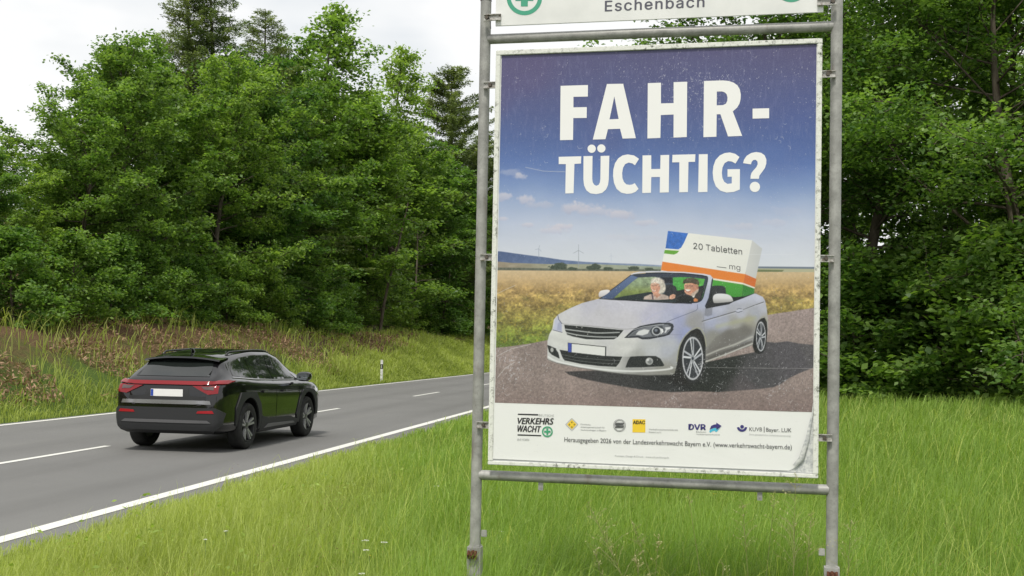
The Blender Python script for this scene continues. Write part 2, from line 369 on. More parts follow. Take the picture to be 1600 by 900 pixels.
def proto(key, fn, leafmat, *a, **k):
    tm, cm = fn(*a, **k); tm.materials.append(BARK); cm.materials.append(leafmat)
    tm.polygons.foreach_set('use_smooth', [True]*len(tm.polygons)); PROTO[key] = (tm, cm, k.get('H', 14.))
proto('b0', broadleaf, LEAF_A, 11, H=14., Rr=4.6, base=.08, nlimb=46, leaf=.19, per=21)
proto('b1', broadleaf, LEAF_B, 12, H=14., Rr=4.4, base=.08, nlimb=46, leaf=.19, per=21)
proto('b2', broadleaf, LEAF_A, 13, H=14., Rr=4.8, base=.10, nlimb=44, leaf=.19, per=20)
proto('b3', broadleaf, LEAF_A, 14, H=14., Rr=3.3, base=.12, nlimb=38, leaf=.18, per=15, shape=.75)
proto('b4', broadleaf, LEAF_B, 15, H=14., Rr=4.4, base=.08, nlimb=44, leaf=.19, per=20)
proto('sh', broadleaf, LEAF_A, 16, H=4., Rr=2.0, base=.02, nlimb=34, leaf=.16, per=18)
proto('fine', broadleaf, LEAF_B, 17, H=13., Rr=4.6, base=.10, nlimb=46, leaf=.12, per=32)
proto('larch', conifer, NEEDLE, 21, H=20., Rr=4.6, whorls=46, per=8, dens=85, sparse=.10, wisp=.42, needle=.15)
proto('spruce', conifer, NEEDLE, 22, H=20., Rr=6.2, whorls=30, per=11, dens=95, wisp=.55, needle=.20)
def plant_tree(name, key, x, y, h, label, cat, group, rz=0, wide=1., zoff=0.):
    tm, cm, H0 = PROTO[key]; k = h/H0
    e = empty(name, (x, y, gz_xy(x, y)+zoff), rz); e.scale = (k*wide, k*wide, k)
    for nm, me in (('trunk', tm), ('crown', cm)):
        o = bpy.data.objects.new(nm, me); COL.objects.link(o); o.parent = e
    return tag(e, label, cat, group)
def at_t(px, t):                                 # where the sight line through px crosses the row at offset t
    d = ray(px, 540); a = (d[0]*RN[0]+d[1]*RN[1]); k = (t+RO0@RN)/a; return d[0]*k, d[1]*k
rnd = random.Random(5)
G_FRONT = 'broadleaf trees at the wood edge across the road'
def front(px, t, ytop, key, label, wide=1., name='broadleaf_tree', cat='tree', group=G_FRONT):
    t = (t+1.0 if key == 'sh' else t+1.0) if t < 18 else t-2.0
    x, y = at_t(px, t); z0 = gz_xy(x, y); d = ray(px, ytop); top = EYE+d[2]/math.hypot(d[0], d[1])*math.hypot(x, y)
    return plant_tree(name, key, x, y, max(3., (top-z0)), label, cat, group, rnd.uniform(0, 6.28), wide)
FRONT = [  # px, t, y of the top, variant, label, width
 (-70, 15.5, 210, 'b1', 'low broadleaf tree at the far left end of the wood edge', 1.3),
 (25, 15.0, 205, 'b0', 'broadleaf tree beside the open sky at the left end of the wood edge', 1.25),
 (112, 15.5, 120, 'b2', 'mid height broadleaf tree rising from the left edge of the wood', 1.1),
 (190, 15.0, 45, 'b1', 'tall broadleaf tree above and left of the black car', 1.0),
 (262, 15.5, 45, 'b0', 'full leafy tree directly above the tail of the black car', 1.0),
 (325, 15.0, 78, 'b2', 'bright leafy tree in front of the dark larch above the black car', 1.0),
 (392, 15.5, 70, 'b1', 'dense leafy tree above the bonnet of the black car', 1.0),
 (445, 16.5, 35, 'b0', 'tall leafy tree just left of the tallest loose topped one', .85),
 (484, 17.5, -22, 'b3', 'tallest loose topped tree standing against the white sky', 1.1),
 (545, 16.0, 125, 'b4', 'rounded tree in the dip between the two loose topped trees', .95),
 (604, 17.5, 46, 'b3', 'loose topped tree with sky through its crown, in the middle of the wood edge', .92),
 (655, 16.0, 205, 'b1', 'lower leafy tree in front of the spruce, left of the grey post', 1.1),
 (705, 15.5, 262, 'b4', 'small round leafy tree below the spruce', 1.2),
 (752, 15.5, 280, 'b0', 'leafy tree seen right behind the left sign post', 1.2),
 (800, 15.0, 300, 'b2', 'leafy tree of the far wood edge standing behind the poster', 1.2),
 (850, 15.0, 320, 'b1', 'distant leafy tree of the far wood edge hidden mostly by the poster', 1.2)]
for px, t, yt, key, lab, wd in FRONT: front(px, t, yt, key, lab, wd)
INNER = ['behind the low tree at the far left end', 'behind the tree beside the open sky at the left', 'behind the mid height tree at the left', 'behind the tall tree left of the car', 'behind the full tree above the car tail', 'behind the bright tree below the larch', 'behind the tree above the car bonnet',
  'behind the tree left of the loose topped one', 'behind the tallest loose topped tree', 'behind the rounded tree in the dip', 'behind the second loose topped tree', 'behind the lower tree left of the spruce', 'behind the small tree below the spruce', 'behind the tree at the left sign post']
INNER2 = ['at the far left', 'above the road left of the car', 'above the tail of the car', 'above the front of the car', 'right of the car', 'above the marker post', 'nearest the left sign post']
# inner rows: fill the depth of the wood
k = 0
for px, yt in ((-40, 260), (60, 240), (150, 170), (225, 130), (300, 150), (360, 150), (420, 120), (470, 110), (520, 160), (580, 160), (640, 230), (690, 290), (730, 300), (770, 320)):
    k += 1
    front(px, 20.5+rnd.uniform(-1, 1.5), yt+10, ('b1', 'b4', 'b2')[k % 3], 'inner tree of the wood, %s' % INNER[k-1], 1.35, group='trees inside the wood')
for px, yt in ((0, 300), (170, 240), (290, 220), (400, 210), (500, 220), (600, 260), (680, 320)):
    front(px, 27+rnd.uniform(-1, 1.5), yt, ('b4', 'b1')[k % 2], 'innermost tree of the wood, %s' % INNER2[k-14], 1.8, group='trees inside the wood'); k += 1
front(326, 21, -70, 'larch', 'dark feathery larch rising at the top left above the leafy trees', 1.5, 'larch_tree', 'larch', None)
front(290, 22, -60, 'larch', 'second dark larch close behind the first at the top left', 1.5, 'larch_tree', 'larch', None)
front(402, 20.5, 2, 'larch', 'pointed grey green larch top between the leafy crowns', 1.5, 'larch_tree', 'larch', None)
front(706, 18.5, 100, 'spruce', 'brownish green spruce standing against the sky beside the grey post', 1.5, 'spruce_tree', 'spruce', None)
front(742, 20.0, 205, 'spruce', 'lower spruce tucked behind the grey sign post', 1.4, 'spruce_tree', 'spruce', None)
# low leafy growth reaching down to the bank
G_SH = 'shrubs along the foot of the wood'
for px, t, yt, lab in ((20, 13.3, 430, 'shrub at the foot of the wood near the left border'), (100, 13.2, 440, 'shrub hanging over the bank left of the black car'), (170, 13.4, 425, 'shrub hanging over the bank behind the tail of the black car'), (235, 13.3, 432, 'leafy shrub above the roof of the black car'),
                     (300, 13.6, 440, 'shrub low on the bank just above the car roof rail'), (352, 13.5, 420, 'shrub above the rear door of the black car'), (420, 13.3, 428, 'bright shrub above the bonnet of the black car'), (478, 13.3, 418, 'shrub drooping to the bank right of the black car'), (520, 13.6, 430, 'shrub at the foot of the wood left of the marker post'),
                     (560, 14.6, 450, 'dark shrub beside the slim bare trunk'), (628, 14.2, 488, 'small pale shrub just right of the slim bare trunk'), (668, 15.2, 440, 'dark shrub between marker post and grey post'), (705, 14.6, 455, 'shrub at the foot of the small round tree'), (738, 14.6, 450, 'shrub touching the grey post in view')):
    front(px, t, yt, 'sh', lab, 1.05, 'shrub', 'shrub', G_SH)
# slim bare trunks in the shade of the wood
G_TR = 'slim bare trunks in the shaded gap of the wood'
for i, (px, t, dx, lab) in enumerate(((592, 14.2, .5, 'slim pale bare trunk right above the marker post'), (572, 15.5, .1, 'darker slim trunk left of the pale one'), (610, 17, -.2, 'thin trunk deep in the shade behind the pale one'), (640, 15.5, .35, 'leaning thin trunk in the shaded gap'), (688, 15.2, .6, 'slim trunk leaning right near the grey post'), (718, 16, .2, 'dark trunk near the grey post'))):
    x, y = at_t(px, t); z0 = gz_xy(x, y); rs = np.random.RandomState(40+i)
    P = curve((0, 0, -.2), (dx*.25, 0, 1), 9., 8, rs, .03, .02); segs = [(P, np.linspace(.12 if i == 0 else .10, .04, 9))]
    for q in range(7):
        k0 = rs.randint(2, 8); segs.append((curve(P[k0], (rs.normal(), rs.normal(), .4), rs.uniform(.8, 2), 4, rs, .15, .05), np.linspace(.03, .008, 5)))
    V, Fq = tubes_np(segs, 7); me = np_mesh('bare_trunk', V, Fq)
    o = link_mesh('bare_trunk', me, BARK, None, True); o.location = (x, y, z0); tag(o, lab, 'tree trunk', G_TR)
# wood on the near side, right of and behind the sign
G_NR = 'trees of the wood on the sign side of the road'
NEAR = [(5.6, 33., 13.5, 'fine', 'dark leafy tree showing above the top rail of the sign'), (9.5, 31., 14.5, 'fine', 'tall tree right behind the right sign post'),
        (12.2, 26.5, 14., 'fine', 'big leafy tree nearest right of the sign'), (9.2, 37., 13., 'b4', 'leafy tree farther back behind the right post'), (14.5, 33., 15., 'b1', 'tree standing between the two biggest ones on the right'),
        (16.2, 24.5, 14., 'fine', 'leafy tree at the right border of the view'), (18.5, 30., 15., 'b1', 'tree behind the one at the right border'), (6.5, 43., 13., 'b2', 'farther tree of the near wood behind the poster'),
        (12.5, 42., 15., 'b4', 'tree deep in the wood on the right'), (20.5, 22.5, 13.5, 'b0', 'tree just beyond the right border of the view'), (17, 40., 15, 'b2', 'tree in the back row of the wood on the right')]
for i, (x, y, h, key, lab) in enumerate(NEAR):
    plant_tree('broadleaf_tree', key, x, y, h, lab, 'tree', G_NR, i*1.3, 1.1)
for i, (x, y, h, lab) in enumerate(((8.9, 29.5, 4.2, 'bush below the tall tree right behind the sign post'), (11.2, 26.6, 4.6, 'bush under the big tree nearest right of the sign'), (13.4, 24.6, 4.4, 'leafy bush at the grass edge on the right'), (15.4, 22.8, 4.6, 'leafy bush at the right border of the view'), (6.4, 31.8, 4.0, 'bush at the grass edge behind the poster'), (10.3, 30.0, 4.5, 'bush in the second row behind the right sign post'), (14.8, 27., 5., 'bush in the shade between the trees on the right'))):
    plant_tree('shrub', 'sh', x, y, h, lab, 'shrub', 'bushes along the wood on the sign side', i*1.9, 1.2)
# ------------------------------------------------------------------ black car
def cr_interp(xs, ys, x):
    xs = np.array(xs, float); ys = np.array(ys, float); m = np.gradient(ys, xs)
    for i in range(1, len(xs)-1):                 # monotone-ish tangents
        a = (ys[i]-ys[i-1])/(xs[i]-xs[i-1]); b = (ys[i+1]-ys[i])/(xs[i+1]-xs[i]); m[i] = 0 if a*b <= 0 else 2*a*b/(a+b)
    x = np.clip(x, xs[0], xs[-1]); i = np.clip(np.searchsorted(xs, x)-1, 0, len(xs)-2); h = xs[i+1]-xs[i]; t = (x-xs[i])/h
    return (2*t**3-3*t**2+1)*ys[i]+(t**3-2*t**2+t)*h*m[i]+(-2*t**3+3*t**2)*ys[i+1]+(t**3-t**2)*h*m[i+1]
def build_car():
    s_mid, t_mid = 6.28, 2.20
    root = empty('parked_car'.replace('parked_', ''), (*road_xy(s_mid, t_mid), .014), ANG-R(.6))
    tag(root, 'black sport utility car with grey wheel arches and red light bar, driving away', 'car')
    PAINT_B = NM('black_car_paint').set((.005, .005, .006), .10, 0, .5, .45); PAINT_B.b.inputs['Coat Roughness'].default_value = .04; PAINT_B = PAINT_B.m
    GLASS = NM('dark_car_glass').set((.012, .015, .014), .04, 0, .75).m
    CLAD = NM('grey_cladding'); CLAD = CLAD.set((.028, .029, .031), .55, 0, .3).bump(CLAD.noise(240, 2), .15, .002).m
    TRIM = simple('satin_black_trim', (.015, .015, .016), .35)
    RED = simple('red_lamp', (.20, .006, .010), .15, 0, .4, .3); REDL = simple('red_lamp_bright', (.32, .012, .018), .2, 0, .4, .2)
    SILV = simple('brushed_silver_trim', (.42, .42, .44), .3, .7); CHROME = simple('lamp_chrome', (.55, .55, .55), .12, .9)
    TYRE = NM('tyre_rubber'); TYRE = TYRE.set(TYRE.ramp(TYRE.noise(14, 4), [(.3, .018), (.7, .035)]), .75, 0, .25).m
    RIM = simple('dark_alloy', (.16, .16, .165), .3, .8); RIMC = simple('machined_alloy', (.36, .36, .37), .38, .5)
    WELL = simple('wheel_well_black', (.006, .006, .006), .9, 0, .1)
    #  x     w    zb   zshoulder  ztop  wr
    T = np.array([
        (-2.34, .60, .46, .70, .78, .46), (-2.325, .74, .36, .82, .90, .55), (-2.28, .82, .32, .97, 1.05, .62), (-2.20, .865, .30, 1.03, 1.13, .66), (-2.05, .895, .28, 1.07, 1.24, .66),
        (-1.85, .915, .27, 1.09, 1.40, .62), (-1.70, .925, .26, 1.09, 1.505, .60), (-1.45, .93, .25, 1.085, 1.565, .59), (-1.0, .93, .22, 1.06, 1.61, .595), (-.4, .925, .20, 1.03, 1.64, .61),
        (.1, .925, .20, 1.01, 1.635, .61), (.5, .925, .20, 1.0, 1.58, .60), (.85, .925, .20, .99, 1.44, .61), (1.2, .93, .21, .985, 1.25, .66), (1.5, .93, .22, .975, 1.10, .72),
        (1.75, .925, .23, .955, 1.05, .72), (2.0, .90, .24, .92, .99, .70), (2.15, .86, .25, .86, .93, .66), (2.26, .78, .27, .78, .84, .58), (2.32, .62, .32, .68, .74, .45), (2.34, .50, .38, .60, .66, .35)])
    gh = T[:, 4] > 1.13; T[:, 4] = np.where(gh, 1.13+(T[:, 4]-1.13)*.86, T[:, 4])
    X = np.concatenate([np.linspace(-2.34, -2.2, 9), np.linspace(-2.17, 2.1, 100), np.linspace(2.13, 2.34, 12)])
    g = lambda c: cr_interp(T[:, 0], T[:, c], X)
    w, zb, zs, zt, wr = g(1), g(2), g(3), g(4), g(5); rows = []
    for i in range(len(X)):
        H = zs[i]-zb[i]
        ctrl = [(0, zb[i]), (w[i]*.70, zb[i]), (w[i]*.93, zb[i]+.03), (w[i]*.985, zb[i]+.16*min(1, H/.7)), (w[i]*.995, zb[i]+.42*H), (w[i], zb[i]+.70*H), (w[i]*.985, zs[i]-.06), (w[i]*.945, zs[i]),
                (w[i]*.915+wr[i]*.0, zs[i]+.02+(.0)), ((w[i]*.9+wr[i])/2, (zs[i]+zt[i]-.06)/2+.01), (wr[i]+.02, zt[i]-.085*min(1, (zt[i]-zs[i])/.3)), (wr[i]-.05, zt[i]-.035*min(1, (zt[i]-zs[i])/.2)), (wr[i]*.6, zt[i]-.008), (0, zt[i])]
        c = np.array(ctrl); q = np.linspace(0, len(c)-1, 66); k = np.arange(len(c))
        rows.append(np.c_[np.full(66, X[i]), cr_interp(k, c[:, 0], q), cr_interp(k, c[:, 1], q)])
    rows = np.array(rows)                        # (nx, 66, 3): right half mirrored below
    full = np.concatenate([rows*[1, -1, 1], rows[:, ::-1][:, 1:-1]], 1); nx, npf = full.shape[:2]
    bm = bmesh.new(); vv = [[bm.verts.new(p) for p in r] for r in full]
    for i in range(nx-1):
        for j in range(npf): bm.faces.new((vv[i][j], vv[i][(j+1) % npf], vv[i+1][(j+1) % npf], vv[i+1][j]))
    bm.faces.new(vv[0][::-1]); bm.faces.new(vv[-1])
    bmesh.ops.recalc_face_normals(bm, faces=bm.faces[:])
    bvh = BVHTree.FromBMesh(bm)
    me = bpy.data.meshes.new('body'); bm.to_mesh(me); bm.free()
    body = link_mesh('body', me, [PAINT_B, WELL], None, True)
    WX, WR = 1.375, .365
    cb = bmesh.new()
    for wx in (-WX, WX):
        for sy in (-1, 1): bmesh.ops.create_cone(cb, cap_ends=True, segments=48, radius1=.425, radius2=.425, depth=.5, matrix=Matrix.Translation((wx, sy*.86, .385)) @ Matrix.Rotation(R(90), 4, 'X'))
    cm = bpy.data.meshes.new('cut'); cb.to_mesh(cm); cb.free(); co = bpy.data.objects.new('cut', cm); COL.objects.link(co); cm.materials.append(WELL)
    md = body.modifiers.new('b', 'BOOLEAN'); md.operation = 'DIFFERENCE'; md.object = co; md.solver = 'EXACT'
    try: md.material_mode = 'TRANSFER'
    except Exception: pass
    dg = bpy.context.evaluated_depsgraph_get(); nm = bpy.data.meshes.new_from_object(body.evaluated_get(dg)); body.modifiers.clear(); body.data = nm; nm.name = 'body'
    bpy.data.objects.remove(co); nm.polygons.foreach_set('use_smooth', [True]*len(nm.polygons)); nm.set_sharp_from_angle(angle=R(32)); body.parent = root
    def patch(name, outlines, view, mat, off=.004, thick=0., grid=.05, parent=root, sm=True):
        """outline in the (x,z) plane for view 'R'/'L', in (y,z) for 'B'(rear)/'F', (x,y) for 'T', laid on the body"""
        dense = []
        for ol in outlines:
            if view in 'RLBF': ol = [(a, b if b < 1.13 else 1.13+(b-1.13)*.86) for a, b in ol]
            q = []
            for i in range(len(ol)):
                a, b = np.array(ol[i]), np.array(ol[(i+1) % len(ol)]); n = max(1, int(np.hypot(*(b-a))/grid)); q += [tuple(a+(b-a)*k/n) for k in range(n)]
            dense.append(q)
        v2, tris = cdt(dense, grid); D = {'R': Vector((0, 1, 0)), 'L': Vector((0, -1, 0)), 'B': Vector((1, 0, 0)), 'F': Vector((-1, 0, 0)), 'T': Vector((0, 0, -1))}[view]
        P, N = [], []
        for a, b in v2:
            o = {'R': (a, -3, b), 'L': (a, 3, b), 'B': (-4, a, b), 'F': (4, a, b), 'T': (a, b, 4)}[view]
            hit = bvh.ray_cast(Vector(o), D)
            if hit[0] is None:
                hit = bvh.find_nearest(Vector({'R': (a, -.9, b), 'L': (a, .9, b), 'B': (-2.3, a, b), 'F': (2.3, a, b), 'T': (a, b, 1.6)}[view]))
            n = hit[1] if hit[1].dot(D) < 0 else -hit[1]; P.append(hit[0]); N.append(n)
        bm = bmesh.new(); top = [bm.verts.new(p+n*(off+thick)) for p, n in zip(P, N)]; fs = []
        for t in tris:
            try: fs.append(bm.faces.new([top[k] for k in t]))
            except ValueError: pass
        for f in fs:
            f.normal_update()
            if f.normal.dot(D) > 0: f.normal_flip()
        if thick:
            be = [e for e in bm.edges if len(e.link_faces) == 1]; low = {}
            for e in be:
                for vtx in e.verts:
                    if vtx not in low:
                        k = top.index(vtx); low[vtx] = bm.verts.new(P[k]+N[k]*(off-.006))
            for e in be: bm.faces.new((e.verts[0], e.verts[1], low[e.verts[1]], low[e.verts[0]]))
        for v in [v for v in bm.verts if not v.link_faces]: bm.verts.remove(v)
        o = bm_done(name, bm, mat, parent, sm, 40) if thick else None
        if o is None:
            mm = bpy.data.meshes.new(name); bm.to_mesh(mm); bm.free(); o = link_mesh(name, mm, mat, parent, sm)
        return o
    # windows of both sides (x forward, z up)
    fw = smooth_poly([(-.12, 1.075), (.45, 1.06), (1.05, 1.055), (.86, 1.20), (.62, 1.36), (.36, 1.475), (.02, 1.52), (-.10, 1.525)], 3)
    rw = [(-.20, 1.08), (-.20, 1.527), (-.6, 1.52), (-.92, 1.495), (-.98, 1.10)]
    qw = [(-1.05, 1.11), (-1.0, 1.488), (-1.25, 1.455), (-1.5, 1.37), (-1.68, 1.26), (-1.74, 1.16)]
    for side in 'RL':
        patch('side_window', [[(-.12, 1.075), (.45, 1.065), (1.08, 1.055), (.88, 1.21), (.62, 1.37), (.36, 1.475), (.02, 1.52), (-.12, 1.525)]], side, GLASS, .004)
        patch('side_window', [rw], side, GLASS, .004); patch('side_window', [qw], side, GLASS, .004)
        patch('window_trim', [[(-1.80, 1.13), (-1.0, 1.085), (.0, 1.05), (1.16, 1.035), (1.16, 1.047), (0, 1.066), (-1.0, 1.10), (-1.78, 1.145)]], side, SILV, .003, .006)
    arc = lambda cx, r, a0, a1, n=16: [(cx+r*math.cos(R(a0+(a1-a0)*k/n)), .385+r*math.sin(R(a0+(a1-a0)*k/n))) for k in range(n+1)]
    for side in 'RL':
        # rear arch: angular trapezoid round the opening
        patch('wheel_arch_cladding', [arc(-WX, .43, -12, 180)+[(-1.84, .40), (-1.86, .66), (-1.70, .90), (-1.12, .90), (-.90, .70), (-.80, .42), (-.86, .30)]], side, CLAD, .004, .016, .04)
        patch('wheel_arch_cladding', [arc(WX, .43, 0, 192)+[(.84, .30), (.80, .44), (.96, .74), (1.12, .86), (1.62, .86), (1.84, .74), (1.93, .55), (1.95, .40)]], side, CLAD, .004, .016, .04)
        patch('sill_cladding', [[(-.88, .255), (.86, .255), (.84, .36), (.5, .42), (-.5, .44), (-.84, .50)]], side, CLAD, .003, .02, .05)
        patch('sill_highlight_strip', [[(-.72, .30), (.72, .30), (.62, .335), (-.55, .36)]], side, simple('mid_grey_plastic', (.12, .12, .125), .45), .026, .006, .05)
        for hx, hz in ((-.72, .885), (.18, .875)):
            patch('door_handle', [[(hx-.11, hz-.018), (hx+.11, hz-.012), (hx+.11, hz+.018), (hx-.11, hz+.015)]], side, PAINT_B, .01, .022, .03)
        for gap in ([(-.17, .42), (-.158, .42), (-.158, 1.06), (-.17, 1.06)], [(.92, .60), (.932, .60), (.96, 1.03), (.948, 1.03)], [(-1.02, .90), (-1.008, .90), (-1.0, 1.08), (-1.012, 1.08)]):
            patch('door_gap', [gap], side, WELL, .002, 0, .1)
        patch('headlamp', [[(1.72, .84), (2.12, .70), (2.22, .72), (2.12, .80), (1.80, .92)]], side, CHROME, .004, 0)
    # rear: glass, spoiler, lights, plate, bumper (y, z)
    patch('rear_window', [[(-.60, 1.15), (.60, 1.15), (.56, 1.28), (.49, 1.46), (-.49, 1.46), (-.56, 1.28)]], 'B', GLASS, .005)
    bm = bmesh.new(); n = 14
    for k in range(n+1):
        y = -.62+1.24*k/n; z = 1.470-.05*(abs(y)/.62)**2.5; x = -1.70+.06*(abs(y)/.62)**2
        for p in ((x+.12, y, z+.012), (x-.20, y, z-.02), (x-.22, y, z-.045), (x+.08, y, z-.06)): bm.verts.new(p)
    bm.verts.ensure_lookup_table()
    for k in range(n):
        a = 4*k
        for j in range(4): bm.faces.new((bm.verts[a+j], bm.verts[a+(j+1) % 4], bm.verts[a+4+(j+1) % 4], bm.verts[a+4+j]))
    bm.faces.new([bm.verts[j] for j in range(4)]); bm.faces.new([bm.verts[4*n+j] for j in (3, 2, 1, 0)])
    bm_done('roof_spoiler', bm, PAINT_B, root, True, 40)
    lb = patch('tail_light_bar', [[(-.86, 1.035), (-.55, 1.02), (.55, 1.02), (.86, 1.035), (.88, 1.075), (.55, 1.068), (-.55, 1.068), (-.88, 1.075)]], 'B', RED, .004, .02, .04)
    for sy in (-1, 1):
        pol = [(sy*.80, 1.01), (sy*.80, .90), (sy*.66, .88), (sy*.40, 1.005)]
        lamp = patch('tail_lamp', [pol], 'B', RED, .003, .014, .03)
        patch('reversing_lamp', [[(sy*.74, .995), (sy*.74, .945), (sy*.60, .955), (sy*.54, .995)]], 'B', simple('grey_lamp_glass', (.12, .09, .09), .15, .3), .02, .003, .03, parent=lamp)
        patch('side_lamp_wrap', [[(-2.26, 1.035), (-1.98, 1.06), (-1.90, 1.075), (-2.0, 1.088), (-2.24, 1.075)]], 'R' if sy < 0 else 'L', RED, .004, .016, .03)
        patch('rear_reflector', [[(sy*.50, .60), (sy*.76, .60), (sy*.74, .645), (sy*.52, .635)]], 'B', REDL, .022, .008, .03)
    patch('plate_recess', [[(-.62, .76), (.62, .76), (.62, .85), (.36, .86), (.34, .98), (-.34, .98), (-.36, .86), (-.62, .85)]], 'B', TRIM, .003, 0)
    patch('tailgate_step', [[(-.72, .735), (.72, .735), (.70, .79), (-.70, .79)]], 'B', simple('step_reflection', (.30, .30, .31), .22, .7), .004, .03, .05)  # silvery tone paints the reflection on the black step into its colour
    pl = bmesh.new(); bm_box(pl, (-2.335, 0, .90), (.012, .52, .11), bevel=.003); plate = bm_done('number_plate', pl, simple('plate_white', (.75, .75, .74), .4), root)
    pl = bmesh.new(); bm_box(pl, (-2.3425, .235, .90), (.003, .04, .10)); bm_done('plate_band', pl, simple('plate_blue', (.02, .06, .35), .4), plate)
    patch('rear_bumper', [[(-.84, .42), (-.70, .30), (.70, .30), (.84, .42), (.87, .60), (.78, .68), (-.78, .68), (-.87, .60)]], 'B', CLAD, .004, .02, .05)
    patch('bumper_strip', [[(-.72, .455), (.72, .455), (.66, .495), (-.66, .495)]], 'B', simple('bumper_grey', (.10, .10, .105), .4), .026, .006, .05)
    patch('front_bumper', [[(-.80, .30), (.80, .30), (.80, .50), (.45, .58), (-.45, .58), (-.80, .50)]], 'F', CLAD, .004, .015, .05)
    patch('windscreen', [[(.62, -.54), (.66, .54), (1.30, .62), (1.36, 0), (1.30, -.62)][:0] or [(.56, -.52), (.52, 0), (.56, .52), (1.22, .60), (1.34, 0), (1.22, -.60)]], 'T', GLASS, .004)
    patch('roof_glass', [[(-1.35, -.42), (.35, -.44), (.35, .44), (-1.35, .42)]], 'T', GLASS, .003)
    for sy in (-1, 1):                           # roof rails
        bm = bmesh.new(); P = [(-1.42, sy*.53, 1.475), (-1.30, sy*.535, 1.522), (-1.0, sy*.54, 1.535), (-.4, sy*.545, 1.556), (.0, sy*.545, 1.555), (.22, sy*.54, 1.538), (.36, sy*.535, 1.505)]
        bm_tube(bm, smooth_poly(P, 3, False) if False else P, .016, 8); bm_done('roof_rail', bm, TRIM, root, True)
    bm = bmesh.new(); bm_tube(bm, [(-1.25, .08, 1.49), (-1.32, .08, 1.56), (-1.40, .08, 1.575)], [.035, .02, .006], 8); bm_done('roof_antenna', bm, PAINT_B, root, True)
    for sy in (-1, 1):                           # mirrors
        bm = bmesh.new(); bmesh.ops.create_uvsphere(bm, u_segments=20, v_segments=12, radius=1)
        for v in bm.verts:
            x, y, z = v.co; v.co = ((.10*math.copysign(abs(x)**.7, x)+.85)+.02*y, sy*(1.035+.125*math.copysign(abs(y)**.75, y)), 1.10+.085*math.copysign(abs(z)**.75, z)+.012*x)
        mir = bm_done('door_mirror', bm, PAINT_B, root, True)
        bm = bmesh.new(); bm_box(bm, (.755, sy*1.035, 1.10), (.012, .20, .12), bevel=.02); bm_done('mirror_glass', bm, simple('mirror_glass', (.3, .33, .34), .05, .9), mir)
        bm = bmesh.new(); bm_box(bm, (.86, sy*.92, 1.055), (.09, .14, .035), bevel=.01); bm_done('mirror_arm', bm, TRIM, mir)
    for wx in (-WX, WX):                         # wheels
        for sy in (-1, 1):
            wh = empty('wheel', (wx, sy*.815, WR)); wh.parent = root
            bm = bmesh.new()
            bm_lathe(bm, [(.245, -.10), (.265, -.115), (.32, -.12), (.348, -.108), (.362, -.085), (.365, -.04), (.365, .04), (.362, .085), (.348, .108), (.32, .12), (.265, .115), (.245, .10)], 56, close=True)
            bm_done('tyre', bm, TYRE, wh, True, 50)
            bm = bmesh.new(); o = sy
            bm_lathe(bm, [(.25, o*.10), (.243, o*.112), (.232, o*.105), (.225, o*.05), (.22, -o*.08), (.05, -o*.085), (.0005, -o*.085)], 48); bm_done('rim', bm, simple('rim_dark', (.045, .045, .047), .35, .6), wh, True, 30)
            for k in range(5):
                a = R(90+72*k+(11 if wx > 0 else 0)); bm = bmesh.new()
                for dd in (-.16, .16):
                    p0 = Vector((.055*math.cos(a+dd*.8), o*.072, .055*math.sin(a+dd*.8))); p1 = Vector((.236*math.cos(a+dd), o*.100, .236*math.sin(a+dd)))
                    d = p1-p0; side = Vector((-math.sin(a+dd), 0, math.cos(a+dd))); up = Vector((0, o, 0)); q = []
                    for p, wd in ((p0, .014), (p1, .017)): q += [bm.verts.new(p+side*wd+up*.012), bm.verts.new(p-side*wd+up*.012), bm.verts.new(p-side*wd*1.3-up*.02), bm.verts.new(p+side*wd*1.3-up*.02)]
                    for j in range(4): bm.faces.new((q[j], q[(j+1) % 4], q[4+(j+1) % 4], q[4+j]))
                    bm.faces.new(q[:4]); bm.faces.new(q[4:])
                bm_done('spoke', bm, RIMC, wh)
            bm = bmesh.new(); bm_lathe(bm, [(.0005, o*.098), (.03, o*.096), (.058, o*.088), (.07, o*.06), (.07, -o*.05)], 24); bm_done('hub_cap', bm, RIM, wh, True, 40)
    return root
build_car()
# ------------------------------------------------------------------ the roadside notice stand
PHI = R(12.5); D0 = 4.18
_d = ray(1025, 400); P0 = np.array(_d)/_d[1]*D0+np.array([0, 0, EYE])
SU = np.array([math.cos(PHI), -math.sin(PHI), 0]); SN = np.array([math.sin(PHI), math.cos(PHI), 0])   # SN points away from the viewer side
def uv(px, py):                                 # sheet coordinates (metres) of a spot on the board
    d = ray(px, py); k = ((P0-np.array([0, 0, EYE]))@SN)/(d@SN); P = d*k-(P0-np.array([0, 0, EYE]))
    return P@SU, P[2]+P0[2]
gz0 = gz_xy(P0[0], P0[1])
stand = empty('roadside_notice_stand', (P0[0], P0[1], gz0), -PHI)
tag(stand, 'grey tubular steel stand in the grass carrying a large safety poster and white name board', 'billboard')
def L(u, depth, z): return Vector((u, depth, z-gz0))
GALV = NM('galvanised_steel'); g1 = GALV.noise(14, 6, .7); g2 = GALV.noise(90, 3, .6); g3 = GALV.noise(5, 4, .6, 'Object', (3, 3, .6))
gc = GALV.ramp(g1, [(.3, (.21, .21, .20)), (.5, (.31, .31, .295)), (.7, (.42, .42, .40))]); gc = GALV.mix(GALV.ramp(g2, [(.55, 0), (.75, .35)]), gc, (.13, .12, .11))
gc = GALV.mix(GALV.ramp(g3, [(.60, 0), (.74, .55)]), gc, (.16, .11, .08)); GALV = GALV.set(gc, GALV.ramp(g1, [(.3, .42), (.7, .6)]), .12, .45).bump(g2, .25, .002).m
